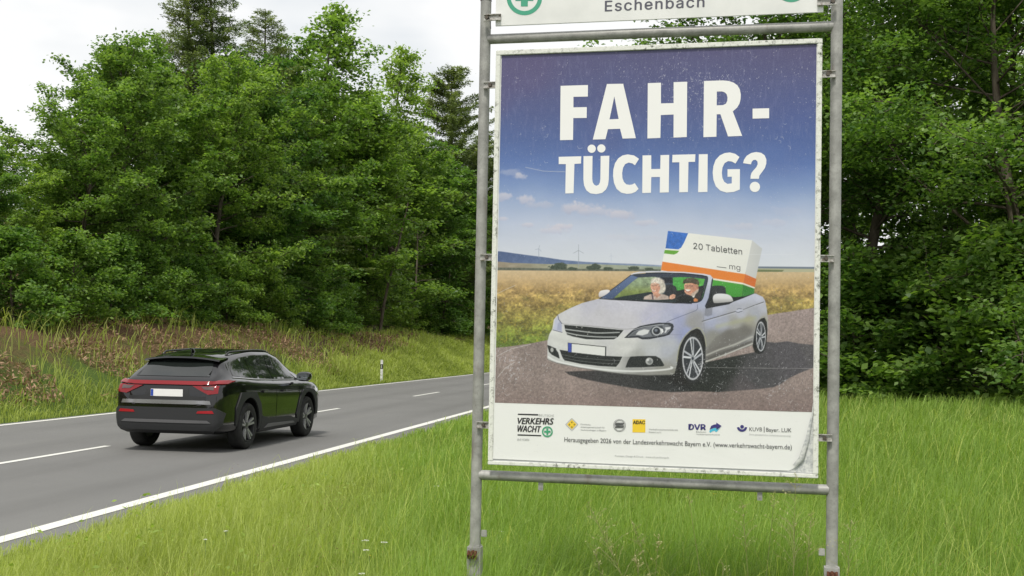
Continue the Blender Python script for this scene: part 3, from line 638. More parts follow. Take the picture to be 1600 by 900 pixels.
RUST = NM('rust'); r1 = RUST.noise(120, 4, .7); RUST = RUST.set(RUST.ramp(r1, [(.3, (.045, .018, .012)), (.6, (.13, .055, .032)), (.8, (.22, .12, .075))]), .9, .1, .2).bump(r1, .8, .003).m
WHITEP = NM('weathered_white_paint'); w1 = WHITEP.noise(55, 6, .75); w2 = WHITEP.noise(9, 4, .6); w3 = WHITEP.noise(170, 3, .6)
wm_ = WHITEP.mix(1, WHITEP.ramp(w1, [(.50, 0), (.60, 1)]), WHITEP.ramp(w2, [(.42, 0), (.62, 1)]), 'MULTIPLY')
wc = WHITEP.mix(WHITEP.ramp(w3, [(.45, 0), (.75, .35)]), (.72, .73, .69), (.50, .52, .44)); wc = WHITEP.mix(wm_, wc, (.09, .10, .075))
WHITEP = WHITEP.set(wc, .6, 0, .3).bump(w1, .5, .002).m
BACK = simple('sheet_aluminium', (.45, .46, .47), .45, .6)
PY, BY = .028, -.008                             # depth of the tubes' axes / board face
UL, UR, RT = -.663, .628, .0205
zL = lambda u, px: 0
for u in (UL, UR):
    bm = bmesh.new(); bm_tube(bm, [L(u, PY, gz0+.02), L(u, PY, 3.02)], RT, 20); post = bm_done('post', bm, GALV, stand, True, 50)
    zt = uv(739, 853)[1]
    bm = bmesh.new(); bm_box(bm, L(u, PY, (gz0-.35+zt)/2), (.052, .052, zt-gz0+.35), bevel=.006)
    for du in (-.012, .012): bm_box(bm, L(u+du, PY-.027, (gz0+zt)/2), (.004, .004, zt-gz0-.02))
    sl = bm_done('ground_socket', bm, GALV, post)
    bm = bmesh.new(); zb = uv(739, 866)[1]
    bmesh.ops.create_cone(bm, cap_ends=True, segments=6, radius1=.016, radius2=.016, depth=.02, matrix=Matrix.Translation(L(u, PY-.036, zb)) @ Matrix.Rotation(R(90), 4, 'X'))
    for dx in (-.014, 0, .014): bm_tube(bm, [L(u+dx, PY-.04, zb-.014), L(u+dx, PY-.05, zb), L(u+dx, PY-.04, zb+.014)], .005, 6)
    bm_done('rusty_bolt', bm, RUST, post)
    bm = bmesh.new(); bm_box(bm, L(u+(.034 if u < 0 else -.034), PY-.002, uv(751, 835)[1]), (.022, .006, .026), bevel=.002); bm_done('tab', bm, GALV, post)
    bm = bmesh.new(); bmesh.ops.create_cone(bm, cap_ends=True, segments=20, radius1=RT+.002, radius2=RT-.004, depth=.012, matrix=Matrix.Translation(L(u, PY, 3.025))); bm_done('post_cap', bm, BLACK_PL, post)
for (pa, pb) in (((770, 58), (1298, 38)), ((745, 743), (1297, 767))):
    za, zb = uv(*pa)[1], uv(*pb)[1]; zm = (za+zb)/2
    bm = bmesh.new(); pts = [L(UL+.012+(UR-UL-.024)*q, PY-.004+.004*abs(q-.5)*2, zm+(zb-za)*(q-.5)) for q in np.linspace(0, 1, 9)]
    bm_tube(bm, pts, .0185, 20); cbx = bm_done('crossbar', bm, GALV, stand, True, 50)
    if pa[1] > 500:
        for tx, ty in ((843, 760), (1187, 778)):
            a, b = uv(tx, ty); bm = bmesh.new(); bm_box(bm, L(a, PY-.004, zm-.03), (.018, .004, .034)); bm_box(bm, L(a, PY-.0065, zm-.036), (.006, .002, .006)); bm_done('tab', bm, GALV, cbx)
# --- poster board
uvTL, uvTR, uvBL, uvBR = uv(776, 80), uv(1284, 62), uv(764, 725), uv(1279, 747)
U0, U1 = (uvTL[0]+uvBL[0])/2, (uvTR[0]+uvBR[0])/2; Z1, Z0 = (uvTL[1]+uvTR[1])/2, (uvBL[1]+uvBR[1])/2
bm = bmesh.new(); bm_box(bm, L((U0+U1)/2, BY+.004, (Z0+Z1)/2), (U1-U0-.004, .006, Z1-Z0-.004)); board = bm_done('poster_board', bm, BACK, stand)
# picture sheet
q1, q2, q3, q4 = uv(783, 88), uv(1273, 67), uv(776, 630), uv(1273, 643)
A0, A1 = (q1[0]+q3[0])/2, (q2[0]+q4[0])/2; B1, B0 = (q1[1]+q2[1])/2, (q3[1]+q4[1])/2
FR = [(U0, U1, A0), ]
bm = bmesh.new(); fw_ = .018
for (ua, ub, za, zb) in ((U0, U1, Z1-fw_, Z1), (U0, U1, Z0, Z0+fw_*.8), (U0, U0+fw_, Z0+fw_*.8, Z1-fw_), (U1-fw_, U1, Z0+fw_*.8, Z1-fw_)):
    bm_box(bm, L((ua+ub)/2, BY-.003, (za+zb)/2), (ub-ua, .012, zb-za), bevel=.002)
bm_done('board_frame', bm, WHITEP, board)
SHEET_Y = BY-.0005
PAPER = NM('poster_paper'); p1 = PAPER.noise(6, 5, .6); p2 = PAPER.noise(60, 4, .7)
pc = PAPER.mix(PAPER.ramp(p2, [(.62, 0), (.76, .5)]), (.75, .76, .755), (.62, .635, .63))
PAPER = PAPER.set(pc, .42, 0, .35).bump(p1, .10, .015).m
# white margin sheet with its torn, curled corner
ca, cb = U1-.018-.085, Z0+.014
sheet = [(U0+.010, Z1-.006), (U1-.008, Z1-.006), (U1-.012, Z0+.33), (U1-.020, Z0+.22), (U1-.034, Z0+.13), (U1-.052, Z0+.06), (U1-.075, Z0+.035), (U1-.10, Z0+.022), (U0+.30, Z0+.020), (U0+.012, Z0+.022)]
v2, tr = cdt([sheet], .05); bm = bmesh.new(); vs = [bm.verts.new(L(a, SHEET_Y-.0004+.0005*math.sin(a*30)*math.sin(b*23), b)) for a, b in v2]
for t in tr: bm.faces.new([vs[k] for k in t])
bm_done('paper_sheet', bm, PAPER, board, True)
bm = bmesh.new(); rr = []
cur = [(U1-.012, Z0+.33), (U1-.020, Z0+.22), (U1-.034, Z0+.13), (U1-.052, Z0+.06), (U1-.075, Z0+.035)]
for i, (a, b) in enumerate(cur):
    wd = (0, .008, .018, .026, .022)[i]; row = []
    for k in range(7):
        th = k/6*math.pi*1.15; row.append(bm.verts.new(L(a-wd*.45*(k/6)+wd*.55*math.sin(th)*.6, SHEET_Y-.002-wd*.38*(1-math.cos(th))*.5, b+wd*.35*(k/6))))
    rr.append(row)
for i in range(len(rr)-1):
    for k in range(6): bm.faces.new((rr[i][k], rr[i][k+1], rr[i+1][k+1], rr[i+1][k]))
CURL = NM('paper_back'); CURL = CURL.set(CURL.ramp(CURL.noise(70, 5, .7), [(.35, (.34, .36, .38)), (.6, (.62, .63, .62)), (.8, (.72, .72, .70))]), .8).m
bm_done('curled_corner', bm, CURL, board, True)
bm = bmesh.new(); patchc = [(U1-.010, Z0+.30), (U1-.020, Z0+.21), (U1-.036, Z0+.125), (U1-.055, Z0+.055), (U1-.11, Z0+.018), (U1-.010, Z0+.016)]
vs = [bm.verts.new(L(a, SHEET_Y+.0002, b)) for a, b in patchc]; bm.faces.new(vs); bm_done('torn_patch', bm, CURL, board)
# --- the printed picture: colours laid down on a fine mesh of the flat sheet
NU, NV = 700, 790
uu = np.linspace(A0, A1, NU); vv_ = np.linspace(B0, B1, NV); UU, VV = np.meshgrid(uu, vv_, indexing='ij'); UU, VV = UU.ravel(), VV.ravel()
Wp = (P0[None, :2]+np.outer(UU, SU[:2])); QX, QY = project(np.c_[Wp, VV])
PIC = np.zeros((len(QX), 3)); XY = np.c_[QX, QY]
def lerp_stops(v, stops):
    p = np.array([s[0] for s in stops], float); c = np.array([s[1] for s in stops], float)
    return np.stack([np.interp(v, p, c[:, k]) for k in range(3)], -1)
def nz_(sc, seed, oc=4, rg=.5, sx=1., sy=1., idx=slice(None)): return fbm(QX[idx], QY[idx], sc, seed, oc, rg, sx, sy)
def put(mask_idx, alpha, col): PIC[mask_idx] = PIC[mask_idx]*(1-alpha[:, None])+col*alpha[:, None]
def paint(poly, col, soft=.45, op=1., smooth=0):
    if smooth: poly = smooth_poly(poly, smooth)
    p = np.array(poly); pad = soft*3+1
    idx = np.where((QX > p[:, 0].min()-pad) & (QX < p[:, 0].max()+pad) & (QY > p[:, 1].min()-pad) & (QY < p[:, 1].max()+pad))[0]
    if not len(idx): return
    P = XY[idx]; d = poly_dist(P, poly); sd = np.where(in_poly(P, poly), d, -d); al = sstep(-soft, soft, sd)*op
    c = col(P) if callable(col) else np.broadcast_to(np.array(col, float), (len(idx), 3)); put(idx, al, c)
def stroke(pts, w, col, soft=.4, op=1., smooth=0):
    if smooth: pts = smooth_poly(pts, smooth, False)
    p = np.array(pts); idx = np.where((QX > p[:, 0].min()-w-2) & (QX < p[:, 0].max()+w+2) & (QY > p[:, 1].min()-w-2) & (QY < p[:, 1].max()+w+2))[0]
    if not len(idx): return
    P = XY[idx]; d = np.full(len(P), 1e9)
    for i in range(len(p)-1):
        a, b = p[i], p[i+1]; ab = b-a; t = np.clip(((P-a)@ab)/max(ab@ab, 1e-9), 0, 1); d = np.minimum(d, np.hypot(*(P-a-t[:, None]*ab).T))
    put(idx, sstep(w/2+soft, w/2-soft, d)*op if False else (1-sstep(w/2-soft, w/2+soft, d))*op, np.broadcast_to(np.array(col, float), (len(idx), 3)))
def blob(cx, cy, rx, ry, col, op=1., soft=.5, rot=0):
    idx = np.where((abs(QX-cx) < rx*1.8+ry+2) & (abs(QY-cy) < ry*1.8+rx+2))[0]; x, y = QX[idx]-cx, QY[idx]-cy; c, s = math.cos(R(rot)), math.sin(R(rot))
    r = np.hypot((x*c+y*s)/rx, (-x*s+y*c)/ry); put(idx, (1-sstep(1-soft, 1+soft, r))*op, np.broadcast_to(np.array(col, float), (len(idx), 3)))
def rbf(cps, p=4.2):
    c = np.array([(a, b) for a, b, _ in cps], float); k = np.array([q for *_, q in cps], float)
    def f(P):
        w = 1/(((P[:, None]-c[None])**2).sum(2)+30)**(p/2); return (w@k)/w.sum(1)[:, None]
    return f
# sky
warp = (nz_(60, 1)-.5)*14
PIC[:] = lerp_stops(QY+warp, [(60, (88, 84, 122)), (110, (86, 88, 130)), (170, (84, 94, 143)), (220, (82, 103, 158)), (255, (94, 120, 178)), (290, (126, 150, 198)), (318, (160, 177, 212)), (350, (188, 198, 222)), (385, (204, 210, 226)), (415, (212, 217, 228))])
pk = sstep(.5, .75, nz_(120, 2, 3))[:, None]*sstep(330, 180, QY)[:, None] if False else (sstep(.5, .75, nz_(120, 2, 3))*(1-sstep(160, 300, QY)))[:, None]
PIC[:] = PIC*(1-.35*pk)+np.array([100, 84, 122])*.35*pk
rt = (sstep(1080, 1273, QX)*(1-sstep(150, 330, QY))*sstep(90, 200, QY))[:, None]; PIC[:] = PIC*(1-.25*rt)+np.array([70, 96, 168])*.25*rt
for cx, cy, rx, ry, op in ((800,270,15,6,.35),(814,276,10,6,.7),(786,308,13,7,.7),(824,312,18,8,.75),(846,320,24,6,.4),(905,325,34,9,.8),(930,331,40,6,.5),(968,336,26,8,.7),(1007,349,22,5,.5),(786,343,8,4,.6),(826,352,11,4,.6),(878,355,22,6,.75),(868,361,30,5,.5),(1160,355,26,6,.35),(1215,348,22,6,.3),(1140,372,40,6,.2),(985,372,50,6,.2),(1230,330,30,8,.15)):
    idx = np.where((abs(QX-cx) < rx*2) & (abs(QY-cy) < ry*2.4))[0]; nn = fbm(QX[idx], QY[idx], 9, int(cx), 4, .55)
    r = np.hypot((QX[idx]-cx)/rx, (QY[idx]-cy)/ry)+(nn-.5)*1.5; c = lerp_stops(QY[idx], [(cy-ry, (222, 214, 222)), (cy+ry, (178, 182, 208))]); put(idx, (1-sstep(.45, 1.15, r))*op, c)
# hills and far fields
paint([(770,393),(783,393),(800,395.5),(826,399),(850,402),(880,406.5),(915,409.5),(960,411.5),(1005,413),(1036,415),(1036,424),(770,424)], lambda P: lerp_stops(P[:, 0]+(P[:, 1]-405)*2, [(776, (84, 102, 142)), (900, (104, 122, 158)), (1030, (140, 155, 182))])+((fbm(P[:, 0], P[:, 1], 4, 5)-.5)*26)[:, None], .7)
paint([(770,408),(800,411),(860,413),(930,413),(1036,417),(1036,426),(770,424)], lambda P: lerp_stops(P[:, 0], [(776, (150, 138, 122)), (860, (160, 160, 140)), (1030, (150, 162, 148))])+((fbm(P[:, 0], P[:, 1], 5, 6, sx=.4)-.5)*36)[:, None], .6)
paint([(770,418),(830,419),(880,420),(950,420.5),(1036,421),(1036,425),(770,425)], lambda P: np.array([92, 98, 88])+((fbm(P[:, 0], P[:, 1], 3, 7)-.5)*50)[:, None], .5, .85)
for cx, cy, rx, ry in ((876,415.5,11,5.5),(872,418,14,4),(931,417,9,5),(925,419,10,3.5),(950,420,8,3),(990,419,9,3.4),(1015,420.5,8,2.6),(895,420,8,2.6)):
    idx = np.where((abs(QX-cx) < rx*1.5) & (abs(QY-cy) < ry*1.6))[0]; nn = fbm(QX[idx], QY[idx], 3, int(cx)); put(idx, 1-sstep(.75, 1.05, np.hypot((QX[idx]-cx)/rx, (QY[idx]-cy)/ry)+(nn-.5)*.7), np.array([70, 82, 70])+((fbm(QX[idx], QY[idx], 2, 9)-.5)*40)[:, None])
paint([(1175,416.5),(1280,417.5),(1280,427),(1175,427)], (112, 124, 140), .7); paint([(1175,419.5),(1280,420.5),(1280,428),(1175,428)], (176, 176, 150), .6)
paint([(1183,421.5),(1225,422),(1222,425),(1183,425.5)], (110, 122, 88), .5)
# grain field
def field(P):
    n = fbm(P[:, 0], P[:, 1], 11, 21, 5, .62, .8, 1.5); n2 = fbm(P[:, 0], P[:, 1], 3.0, 22, 3, .6); far = sstep(432, 468, P[:, 1])[:, None]
    c = lerp_stops(P[:, 1]+(n-.5)*26*far[:, 0], [(422, (206, 184, 150)), (436, (198, 172, 132)), (452, (178, 150, 102)), (475, (156, 136, 82)), (497, (146, 138, 74)), (515, (128, 134, 62)), (540, (104, 126, 50))])
    c = c*(1+(n2-.5)[:, None]*(.12+.55*far))*(1+(n-.5)[:, None]*(.05+.95*far)); dk = (sstep(.56, .7, fbm(P[:, 0], P[:, 1], 16, 23, 4, .6, .6, 1.2))*sstep(450, 480, P[:, 1]))[:, None]
    c = c*(1-.42*dk)+np.array([70, 84, 44])*.42*dk
    yl = .7*sstep(.72, .80, fbm(P[:, 0], P[:, 1], 2.4, 24, 2))[:, None]*far; return c*(1-.5*yl)+np.array([222, 190, 80])*.5*yl
paint([(765,422.5),(1040,424.5),(1280,425.5),(1280,560),(765,560)], field, .5)
# tarmac
def tarm(P):
    n = fbm(P[:, 0], P[:, 1], 2.2, 31, 3, .7); n2 = fbm(P[:, 0], P[:, 1], 60, 32, 4)
    c = lerp_stops(P[:, 1], [(478, (160, 145, 144)), (540, (146, 133, 130)), (600, (136, 123, 120)), (645, (130, 114, 112))]); return c*(1+(n-.5)[:, None]*.42)*(1+(n2-.5)[:, None]*.35)
paint([(765,544.5),(800,541),(830,536.5),(858,531),(900,525),(1195,493),(1210,490.5),(1240,486),(1285,479),(1285,650),(765,650)], tarm, .8)
# car shadow on the tarmac
q = lambda pts: [(780+x/3.2, 490+y/3.2) for x, y in pts]
paint(q([(330,290),(350,305),(420,326),(540,350),(700,378),(860,392),(1000,388),(1100,392),(1200,384),(1290,378),(1370,368),(1410,350),(1450,322),(1500,298),(1575,268),(1590,262),(1590,158),(1500,150),(1440,138),(1380,146),(1330,140),(1290,190),(1000,250),(600,280)]),
      lambda P: (rbf([(900,592,(62,60,62)),(960,602,(58,58,60)),(1050,612,(50,52,54)),(1100,590,(38,42,40)),(1130,570,(40,44,42)),(1180,590,(74,74,78)),(1240,560,(84,82,88)),(1270,545,(90,88,92)),(1170,605,(84,80,84)),(1060,590,(28,30,30))])(P))*(1+(fbm(P[:, 0], P[:, 1], 2.2, 33, 3, .7)-.5)*.5)[:, None], 1.1)
E_ = lambda pts: [(840+x/3.215, 340+y/3.215) for x, y in pts]
A_ = lambda pts: [(850+x/7.2, 420+y/7.2) for x, y in pts]; B_ = lambda pts: [(850+x/7.2, 495+y/7.2) for x, y in pts]
C_ = lambda pts: [(1010+x/7.2, 420+y/7.2) for x, y in pts]; D_ = lambda pts: [(1010+x/7.2, 495+y/7.2) for x, y in pts]
# tablet carton in the open car
paint(E_([(657,68),(1078,115),(1033,330),(620,268)]), lambda P: lerp_stops(P[:, 0], [(1036, (236, 236, 232)), (1175, (226, 227, 224))]))
paint(E_([(1078,115),(1128,157),(1096,308),(1043,288)]), lambda P: lerp_stops(P[:, 0], [(1165, (205, 206, 206)), (1190, (192, 195, 198))]))
paint(E_([(656,68),(757,80),(736,128),(722,152),(708,161),(643,156)]), lambda P: np.array([62, 112, 196])*(1+(fbm(P[:, 0], P[:, 1], 3, 3)-.5)*.25)[:, None])
paint(E_([(640,163),(712,168),(702,180),(685,187),(636,181)]), (104, 164, 62))
paint(E_([(628,222),(1044,285),(1033,329),(621,266)]), (226, 132, 58)); paint(E_([(1044,285),(1099,309),(1091,351),(1033,329)]), (208, 112, 56))
paint(E_([(621,266),(1033,329),(1032,337),(620,273)]), (232, 232, 220)); paint(E_([(1033,329),(1091,351),(1090,358),(1032,337)]), (222, 222, 212))
paint(E_([(620,273),(1032,337),(1023,420),(620,430)]), lambda P: lerp_stops(P[:, 1], [(430, (82, 168, 66)), (470, (64, 142, 56))])); paint(E_([(1032,337),(1090,358),(1086,400),(1023,420)]), (56, 128, 56))
# cockpit seen over the door and through the windscreen
paint(E_([(868,300),(880,310),(874,345),(905,342),(935,346),(948,385),(985,400),(1040,396),(1085,382),(1092,395),(985,430),(845,460),(850,380)]), (38, 42, 44), .5)
paint(E_([(876,352),(890,342),(930,343),(944,352),(948,385),(876,400)]), (52, 56, 60), .5)
paint(A_([(632,335),(980,75),(1010,60),(1250,48),(1440,46),(1640,50),(1830,75),(1850,90),(1760,390),(1440,380),(900,352)]), (62, 72, 84), .5)      # glass tint
# view through the screen: field left, green carton right
def thru(P):
    n = fbm(P[:, 0], P[:, 1], 4, 41, 3, .6); return lerp_stops(P[:, 1], [(430, (150, 168, 140)), (445, (140, 158, 126)), (456, (128, 142, 84)), (470, (98, 118, 70))])*(1+(n-.5)*.4)[:, None]
paint(A_([(792,325),(870,255),(980,160),(1060,100),(1250,92),(1290,110),(1230,260),(1130,275),(960,305),(830,332)]), thru, .5)
paint(A_([(780,335),(900,310),(1080,280),(1200,262),(1440,290),(1740,350),(1760,385),(1440,372),(900,350)]), (40, 50, 54), .6)
paint(C_([(300,100),(420,92),(660,115),(640,190),(590,200),(560,260),(430,260),(350,270),(335,205),(300,185)]), lambda P: lerp_stops(P[:, 0], [(1050, (74, 160, 74)), (1100, (92, 176, 80))]), .5)
paint(C_([(330,250),(600,200),(655,190),(620,350),(560,380),(330,360)]), (40, 44, 46), .6)
paint(C_([(200,205),(225,182),(300,182),(335,205),(350,270),(340,310),(215,310)]), (46, 50, 56), .5)      # head rests
paint(C_([(590,205),(640,190),(650,230),(625,330),(585,330)]), (42, 46, 50), .5)
paint(C_([(158,98),(295,100),(302,158),(190,164),(165,150)]), (34, 38, 48), .5)                            # inside mirror
paint(A_([(985,72),(1250,52),(1660,62),(1800,82),(1840,100),(1830,118),(1640,98),(1440,92),(1250,88),(1060,98),(1010,110)]), (58, 66, 82), .5)
paint(A_([(640,335),(960,88),(990,72),(1060,100),(980,160),(870,255),(792,325),(760,345)]), lambda P: lerp_stops(P[:, 1], [(432, (98, 118, 158)), (465, (72, 88, 122))]), .5)
# passenger: white hair, pale blouse
paint(C_([(-30,345),(-20,315),(40,290),(80,285),(150,285),(200,290),(250,310),(260,345),(120,352)]), (190, 172, 164), .6); paint(C_([(58,290),(74,285),(86,345),(66,345)]), (96, 82, 92), .5)
paint(C_([(80,255),(150,250),(160,300),(120,330),(85,300)]), (196, 146, 124), .5)
blob(*C_([(130,175)])[0], 10.6, 9.8, (206, 198, 188), 1, .22); blob(*C_([(165,215)])[0], 7.5, 9.5, (206, 200, 190), 1, .15); blob(*C_([(112,140)])[0], 8, 5, (236, 230, 222), .8, .35)
paint(C_([(50,180),(62,165),(110,155),(150,175),(160,220),(140,268),(105,295),(80,285),(62,250),(50,215)]), lambda P: lerp_stops(P[:, 0], [(1017, (222, 172, 148)), (1032, (200, 146, 124))]), .5)
stroke(C_([(66,238),(85,256),(102,252)]), 1.3, (240, 232, 226), .4); stroke(C_([(60,236),(80,262),(106,256)]), .7, (140, 72, 66), .4); stroke(C_([(60,192),(76,190)]), .8, (110, 84, 76), .4); stroke(C_([(98,190),(120,194)]), .8, (110, 84, 76), .4); stroke(C_([(82,196),(76,222),(88,224)]), .6, (176, 116, 98), .4)
_rg = random.Random(8)
for _i in range(110):
    _a = _rg.uniform(0, 6.28); _r = math.sqrt(_rg.random())*1.08; _x, _y = C_([(132, 165)])[0]; _x += 10.5*_r*math.cos(_a); _y += 8.5*_r*math.sin(_a)
    if _y > 446.5 and _x < 1033: continue
    _c = (232, 226, 218) if _i % 2 else (170, 160, 150); stroke([(_x, _y), (_x+1.1*math.cos(_a*1.7), _y+1.1*math.sin(_a*1.7)), (_x+1.8*math.cos(_a*1.7+.9), _y+1.8*math.sin(_a*1.7+.9))], .55, _c, .35, .5)
# driver: flat cap, glasses, moustache, hand on the wheel
paint(C_([(430,265),(470,300),(560,290),(620,250),(600,350),(450,350)]), (62, 56, 56), .5); paint(C_([(490,300),(555,282),(540,325),(520,322)]), (226, 222, 216), .5)
paint(C_([(425,185),(440,165),(520,160),(585,185),(590,235),(560,280),(510,310),(460,295),(432,262)]), lambda P: lerp_stops(P[:, 0], [(1070, (220, 166, 140)), (1090, (188, 134, 112))]), .5)
paint(C_([(500,290),(565,240),(592,225),(585,262),(545,296),(510,312)]), (196, 184, 174), .6, .8)
paint(C_([(412,160),(420,130),(460,106),(530,104),(580,122),(598,155),(592,190),(560,170),(500,158),(450,160),(424,172)]), lambda P: np.array([84, 80, 66])*(1+(fbm(P[:, 0], P[:, 1], 2, 44)-.5)*.5)[:, None], .5); stroke(C_([(412,163),(450,156),(510,158),(560,172)]), .9, (52, 48, 42), .4)
stroke(C_([(438,188),(470,188),(476,202),(446,206),(438,190)]), .6, (90, 70, 66), .35, .8); stroke(C_([(486,188),(522,188),(528,204),(492,206),(486,190)]), .6, (90, 70, 66), .35, .8); stroke(C_([(525,192),(570,196)]), .5, (90, 70, 66), .35, .7)
paint(C_([(434,236),(452,228),(500,236),(496,252),(452,258)]), (232, 224, 216), .5); stroke(C_([(436,240),(458,262),(500,252)]), 1.0, (160, 84, 74), .4); stroke(C_([(462,200),(450,226),(468,228)]), .6, (180, 116, 96), .4)
paint(C_([(258,322),(270,300),(300,285),(330,295),(325,330),(290,345),(262,340)]), (222, 172, 148), .5); stroke(C_([(280,300),(300,318)]), .5, (170, 116, 96), .35); stroke(C_([(296,294),(314,312)]), .5, (170, 116, 96), .35)
paint(C_([(340,340),(360,308),(420,292),(480,300),(530,330),(545,382),(340,378)]), (30, 34, 36), .5); stroke(C_([(335,350),(352,318),(400,294),(455,292),(510,312),(545,350)]), 1.6, (58, 60, 66), .4)
paint(C_([(530,350),(548,330),(580,345),(580,368),(540,372)]), (206, 132, 84), .5)
_k = np.where((QX > 1004) & (QX < 1096) & (QY > 432) & (QY < 474))[0]; PIC[_k] = PIC[_k]*(1+(fbm(QX[_k], QY[_k], 2.6, 91, 3, .7)-.5)*.45)[:, None]*.96+4
# body paint
silver = rbf([(862,545,(214,216,218)),(858,560,(205,207,208)),(875,495,(212,212,218)),(890,480,(214,214,224)),(920,470,(198,198,214)),(960,468,(206,206,222)),(1000,472,(208,208,224)),(940,500,(206,205,216)),(980,505,(208,207,218)),(1020,490,(196,196,218)),(1060,482,(186,188,216)),(1085,470,(184,186,216)),
  (1060,500,(166,172,208)),(1075,520,(158,166,208)),(1045,500,(186,190,216)),(1090,440,(198,204,224)),(1108,430,(206,212,230)),(1098,470,(176,184,214)),(1110,500,(172,178,206)),(870,530,(224,226,226)),(910,545,(222,224,224)),(980,535,(220,221,222)),(1000,560,(176,178,178)),(1020,548,(196,199,206)),(1045,545,(184,188,202)),(1060,560,(172,174,178)),(1040,580,(160,160,156)),(1055,585,(150,150,144)),
  (950,590,(205,207,208)),(1010,595,(160,160,158)),(1120,480,(190,194,216)),(1160,460,(196,200,222)),(1185,460,(200,204,224)),(1195,480,(188,190,206)),(1198,500,(176,174,172)),(1130,505,(176,180,200)),(1160,490,(184,187,204)),(1180,490,(172,176,190)),(1150,505,(168,168,166)),(1170,500,(166,164,150)),(1115,530,(146,146,142)),(1140,525,(122,120,118)),(1165,515,(126,124,120)),(1125,550,(116,114,112)),(1150,535,(134,133,132)),(1120,565,(110,108,106)),(1150,552,(120,118,118)),(1165,540,(126,126,128)),(1175,530,(150,150,152)),(1090,500,(160,160,166)),(1083,505,(158,158,160))])
body = E_([(52,655),(52,620),(62,585),(76,560),(84,512),(104,488),(160,458),(225,430),(310,408),(345,402)])+A_([(640,340),(900,352),(1200,372),(1440,386)])+C_([(300,392),(520,388),(590,378),(630,345),(655,270),(690,110),(680,88),(640,72),(420,48),(200,40),(0,42)])+A_([(1080,52),(1000,64),(985,72),(1010,48),(1080,34),(1200,30)])+C_([(0,26),(200,28),(420,36),(640,58),(720,72),(750,105),(745,180),(700,370),(680,450),(760,432),(960,380),(1090,332),(1215,280),(1235,283),(1310,318),(1335,360),(1350,430),(1362,520),(1370,600),(1365,700),(1340,860)])+D_([(1330,330),(1200,300),(1190,320),(900,420),(645,525),(630,540),(330,640)])+B_([(1440,650),(1150,655),(900,640),(700,615),(400,570),(150,520),(60,490),(42,462)])
paint(body, lambda P: silver(P)*(.955-.09*sstep(556, 590, P[:, 1])+.035*(fbm(P[:, 0], P[:, 1], 14, 95, 3)-.5)+.05*(fbm(P[:, 0], P[:, 1], 2.5, 96, 2)-.5))[:, None], .5)
stroke(A_([(632,338),(980,72)]), 1.0, (36, 42, 52), .5); stroke(A_([(632,338),(760,348),(900,352),(1200,370),(1440,382),(1660,390)]), 1.6, (30, 34, 38), .5)
stroke(C_([(0,50),(200,48),(420,58),(640,82),(690,110),(655,260),(630,340),(590,372),(520,382),(300,384)]), 1.5, (34, 38, 46), .5, 1, 4)
stroke(A_([(985,62),(1080,42),(1250,38)]), 1.2, (226, 228, 238), .4, .8); stroke(C_([(0,34),(420,42),(660,66),(722,88)]), 1.2, (222, 224, 238), .4, .8)
paint(C_([(745,105),(752,120),(735,230),(700,380),(690,440),(672,450),(660,420),(700,330),(725,200),(735,130)]), (40, 44, 52), .5)                # pillar seal
paint(C_([(660,450),(745,436),(740,520),(690,535),(655,525)]), (110, 112, 120), 1.2, .55)
# mirrors
paint(C_([(680,445),(700,390),(760,360),(960,370),(968,378),(930,400),(800,425)]), (40, 42, 46), .5)
paint(C_([(750,350),(752,312),(775,288),(820,280),(900,286),(950,308),(972,345),(968,368),(880,380),(780,388),(758,378)]), lambda P: lerp_stops(P[:, 1], [(459, (226, 228, 236)), (466, (214, 214, 218)), (474, (150, 150, 152))]), .5, 1, 3)
paint(A_([(622,275),(640,250),(690,238),(735,240),(740,262),(680,305),(628,322),(620,300)]), lambda P: lerp_stops(P[:, 1], [(453, (236, 232, 236)), (463, (200, 196, 200)), (466, (120, 118, 120))]), .5, 1, 3)
# bonnet and wing creases
stroke(A_([(160,520),(175,570),(205,612),(230,622),(500,640),(900,680),(1010,675),(1150,640),(1280,612)]), .7, (130, 128, 134), .4, .8)
stroke(C_([(230,600),(300,570),(470,505),(560,470),(576,450),(576,405)]), .8, (92, 96, 122), .4, .85); stroke(A_([(1110,600),(1250,510),(1440,440)]), 1.6, (178, 180, 210), 1.2, .6); stroke(A_([(640,345),(820,360),(900,410)]), 1.6, (222, 222, 238), 1.2, .5)
stroke(C_([(240,740),(400,742)]), .6, (130, 132, 150), .4, .7)
stroke(C_([(630,592),(700,570),(1000,482)]), 1.5, (98, 100, 104), .5, .9); stroke(C_([(1090,462),(1200,418),(1318,375)]), 1.5, (98, 100, 104), .5, .9); stroke(C_([(640,600),(1000,495),(1320,385)]), 1.2, (206, 208, 222), .8, .5)
paint(C_([(1000,480),(1040,455),(1085,460),(1075,485),(1030,492)]), (190, 194, 212), .5); stroke(C_([(1002,482),(1030,492),(1078,478)]), .9, (70, 74, 86), .4); stroke(C_([(1020,455),(1045,448),(1070,452)]), .7, (80, 84, 96), .4)
stroke(C_([(640,450),(645,600),(665,760)]), .5, (120, 122, 130), .4, .5)
# lower door: dark reflections and sill
paint(D_([(690,440),(700,330),(780,230),(900,160),(1100,110),(1190,150),(1180,200),(1000,300),(800,380)]), (108, 106, 104), 2.2, .55); stroke(D_([(800,110),(1000,60),(1220,10)]), 6, (170, 172, 138), 3, .45)
stroke(D_([(680,430),(820,370),(1000,310),(1190,225)]), 2.6, (184, 184, 180), 1.2, .8); paint(D_([(680,460),(1190,265),(1195,290),(660,500)]), (88, 86, 84), 1, .75); stroke(D_([(640,515),(900,420),(1195,300)]), 1.9, (186, 186, 182), .7, .95)
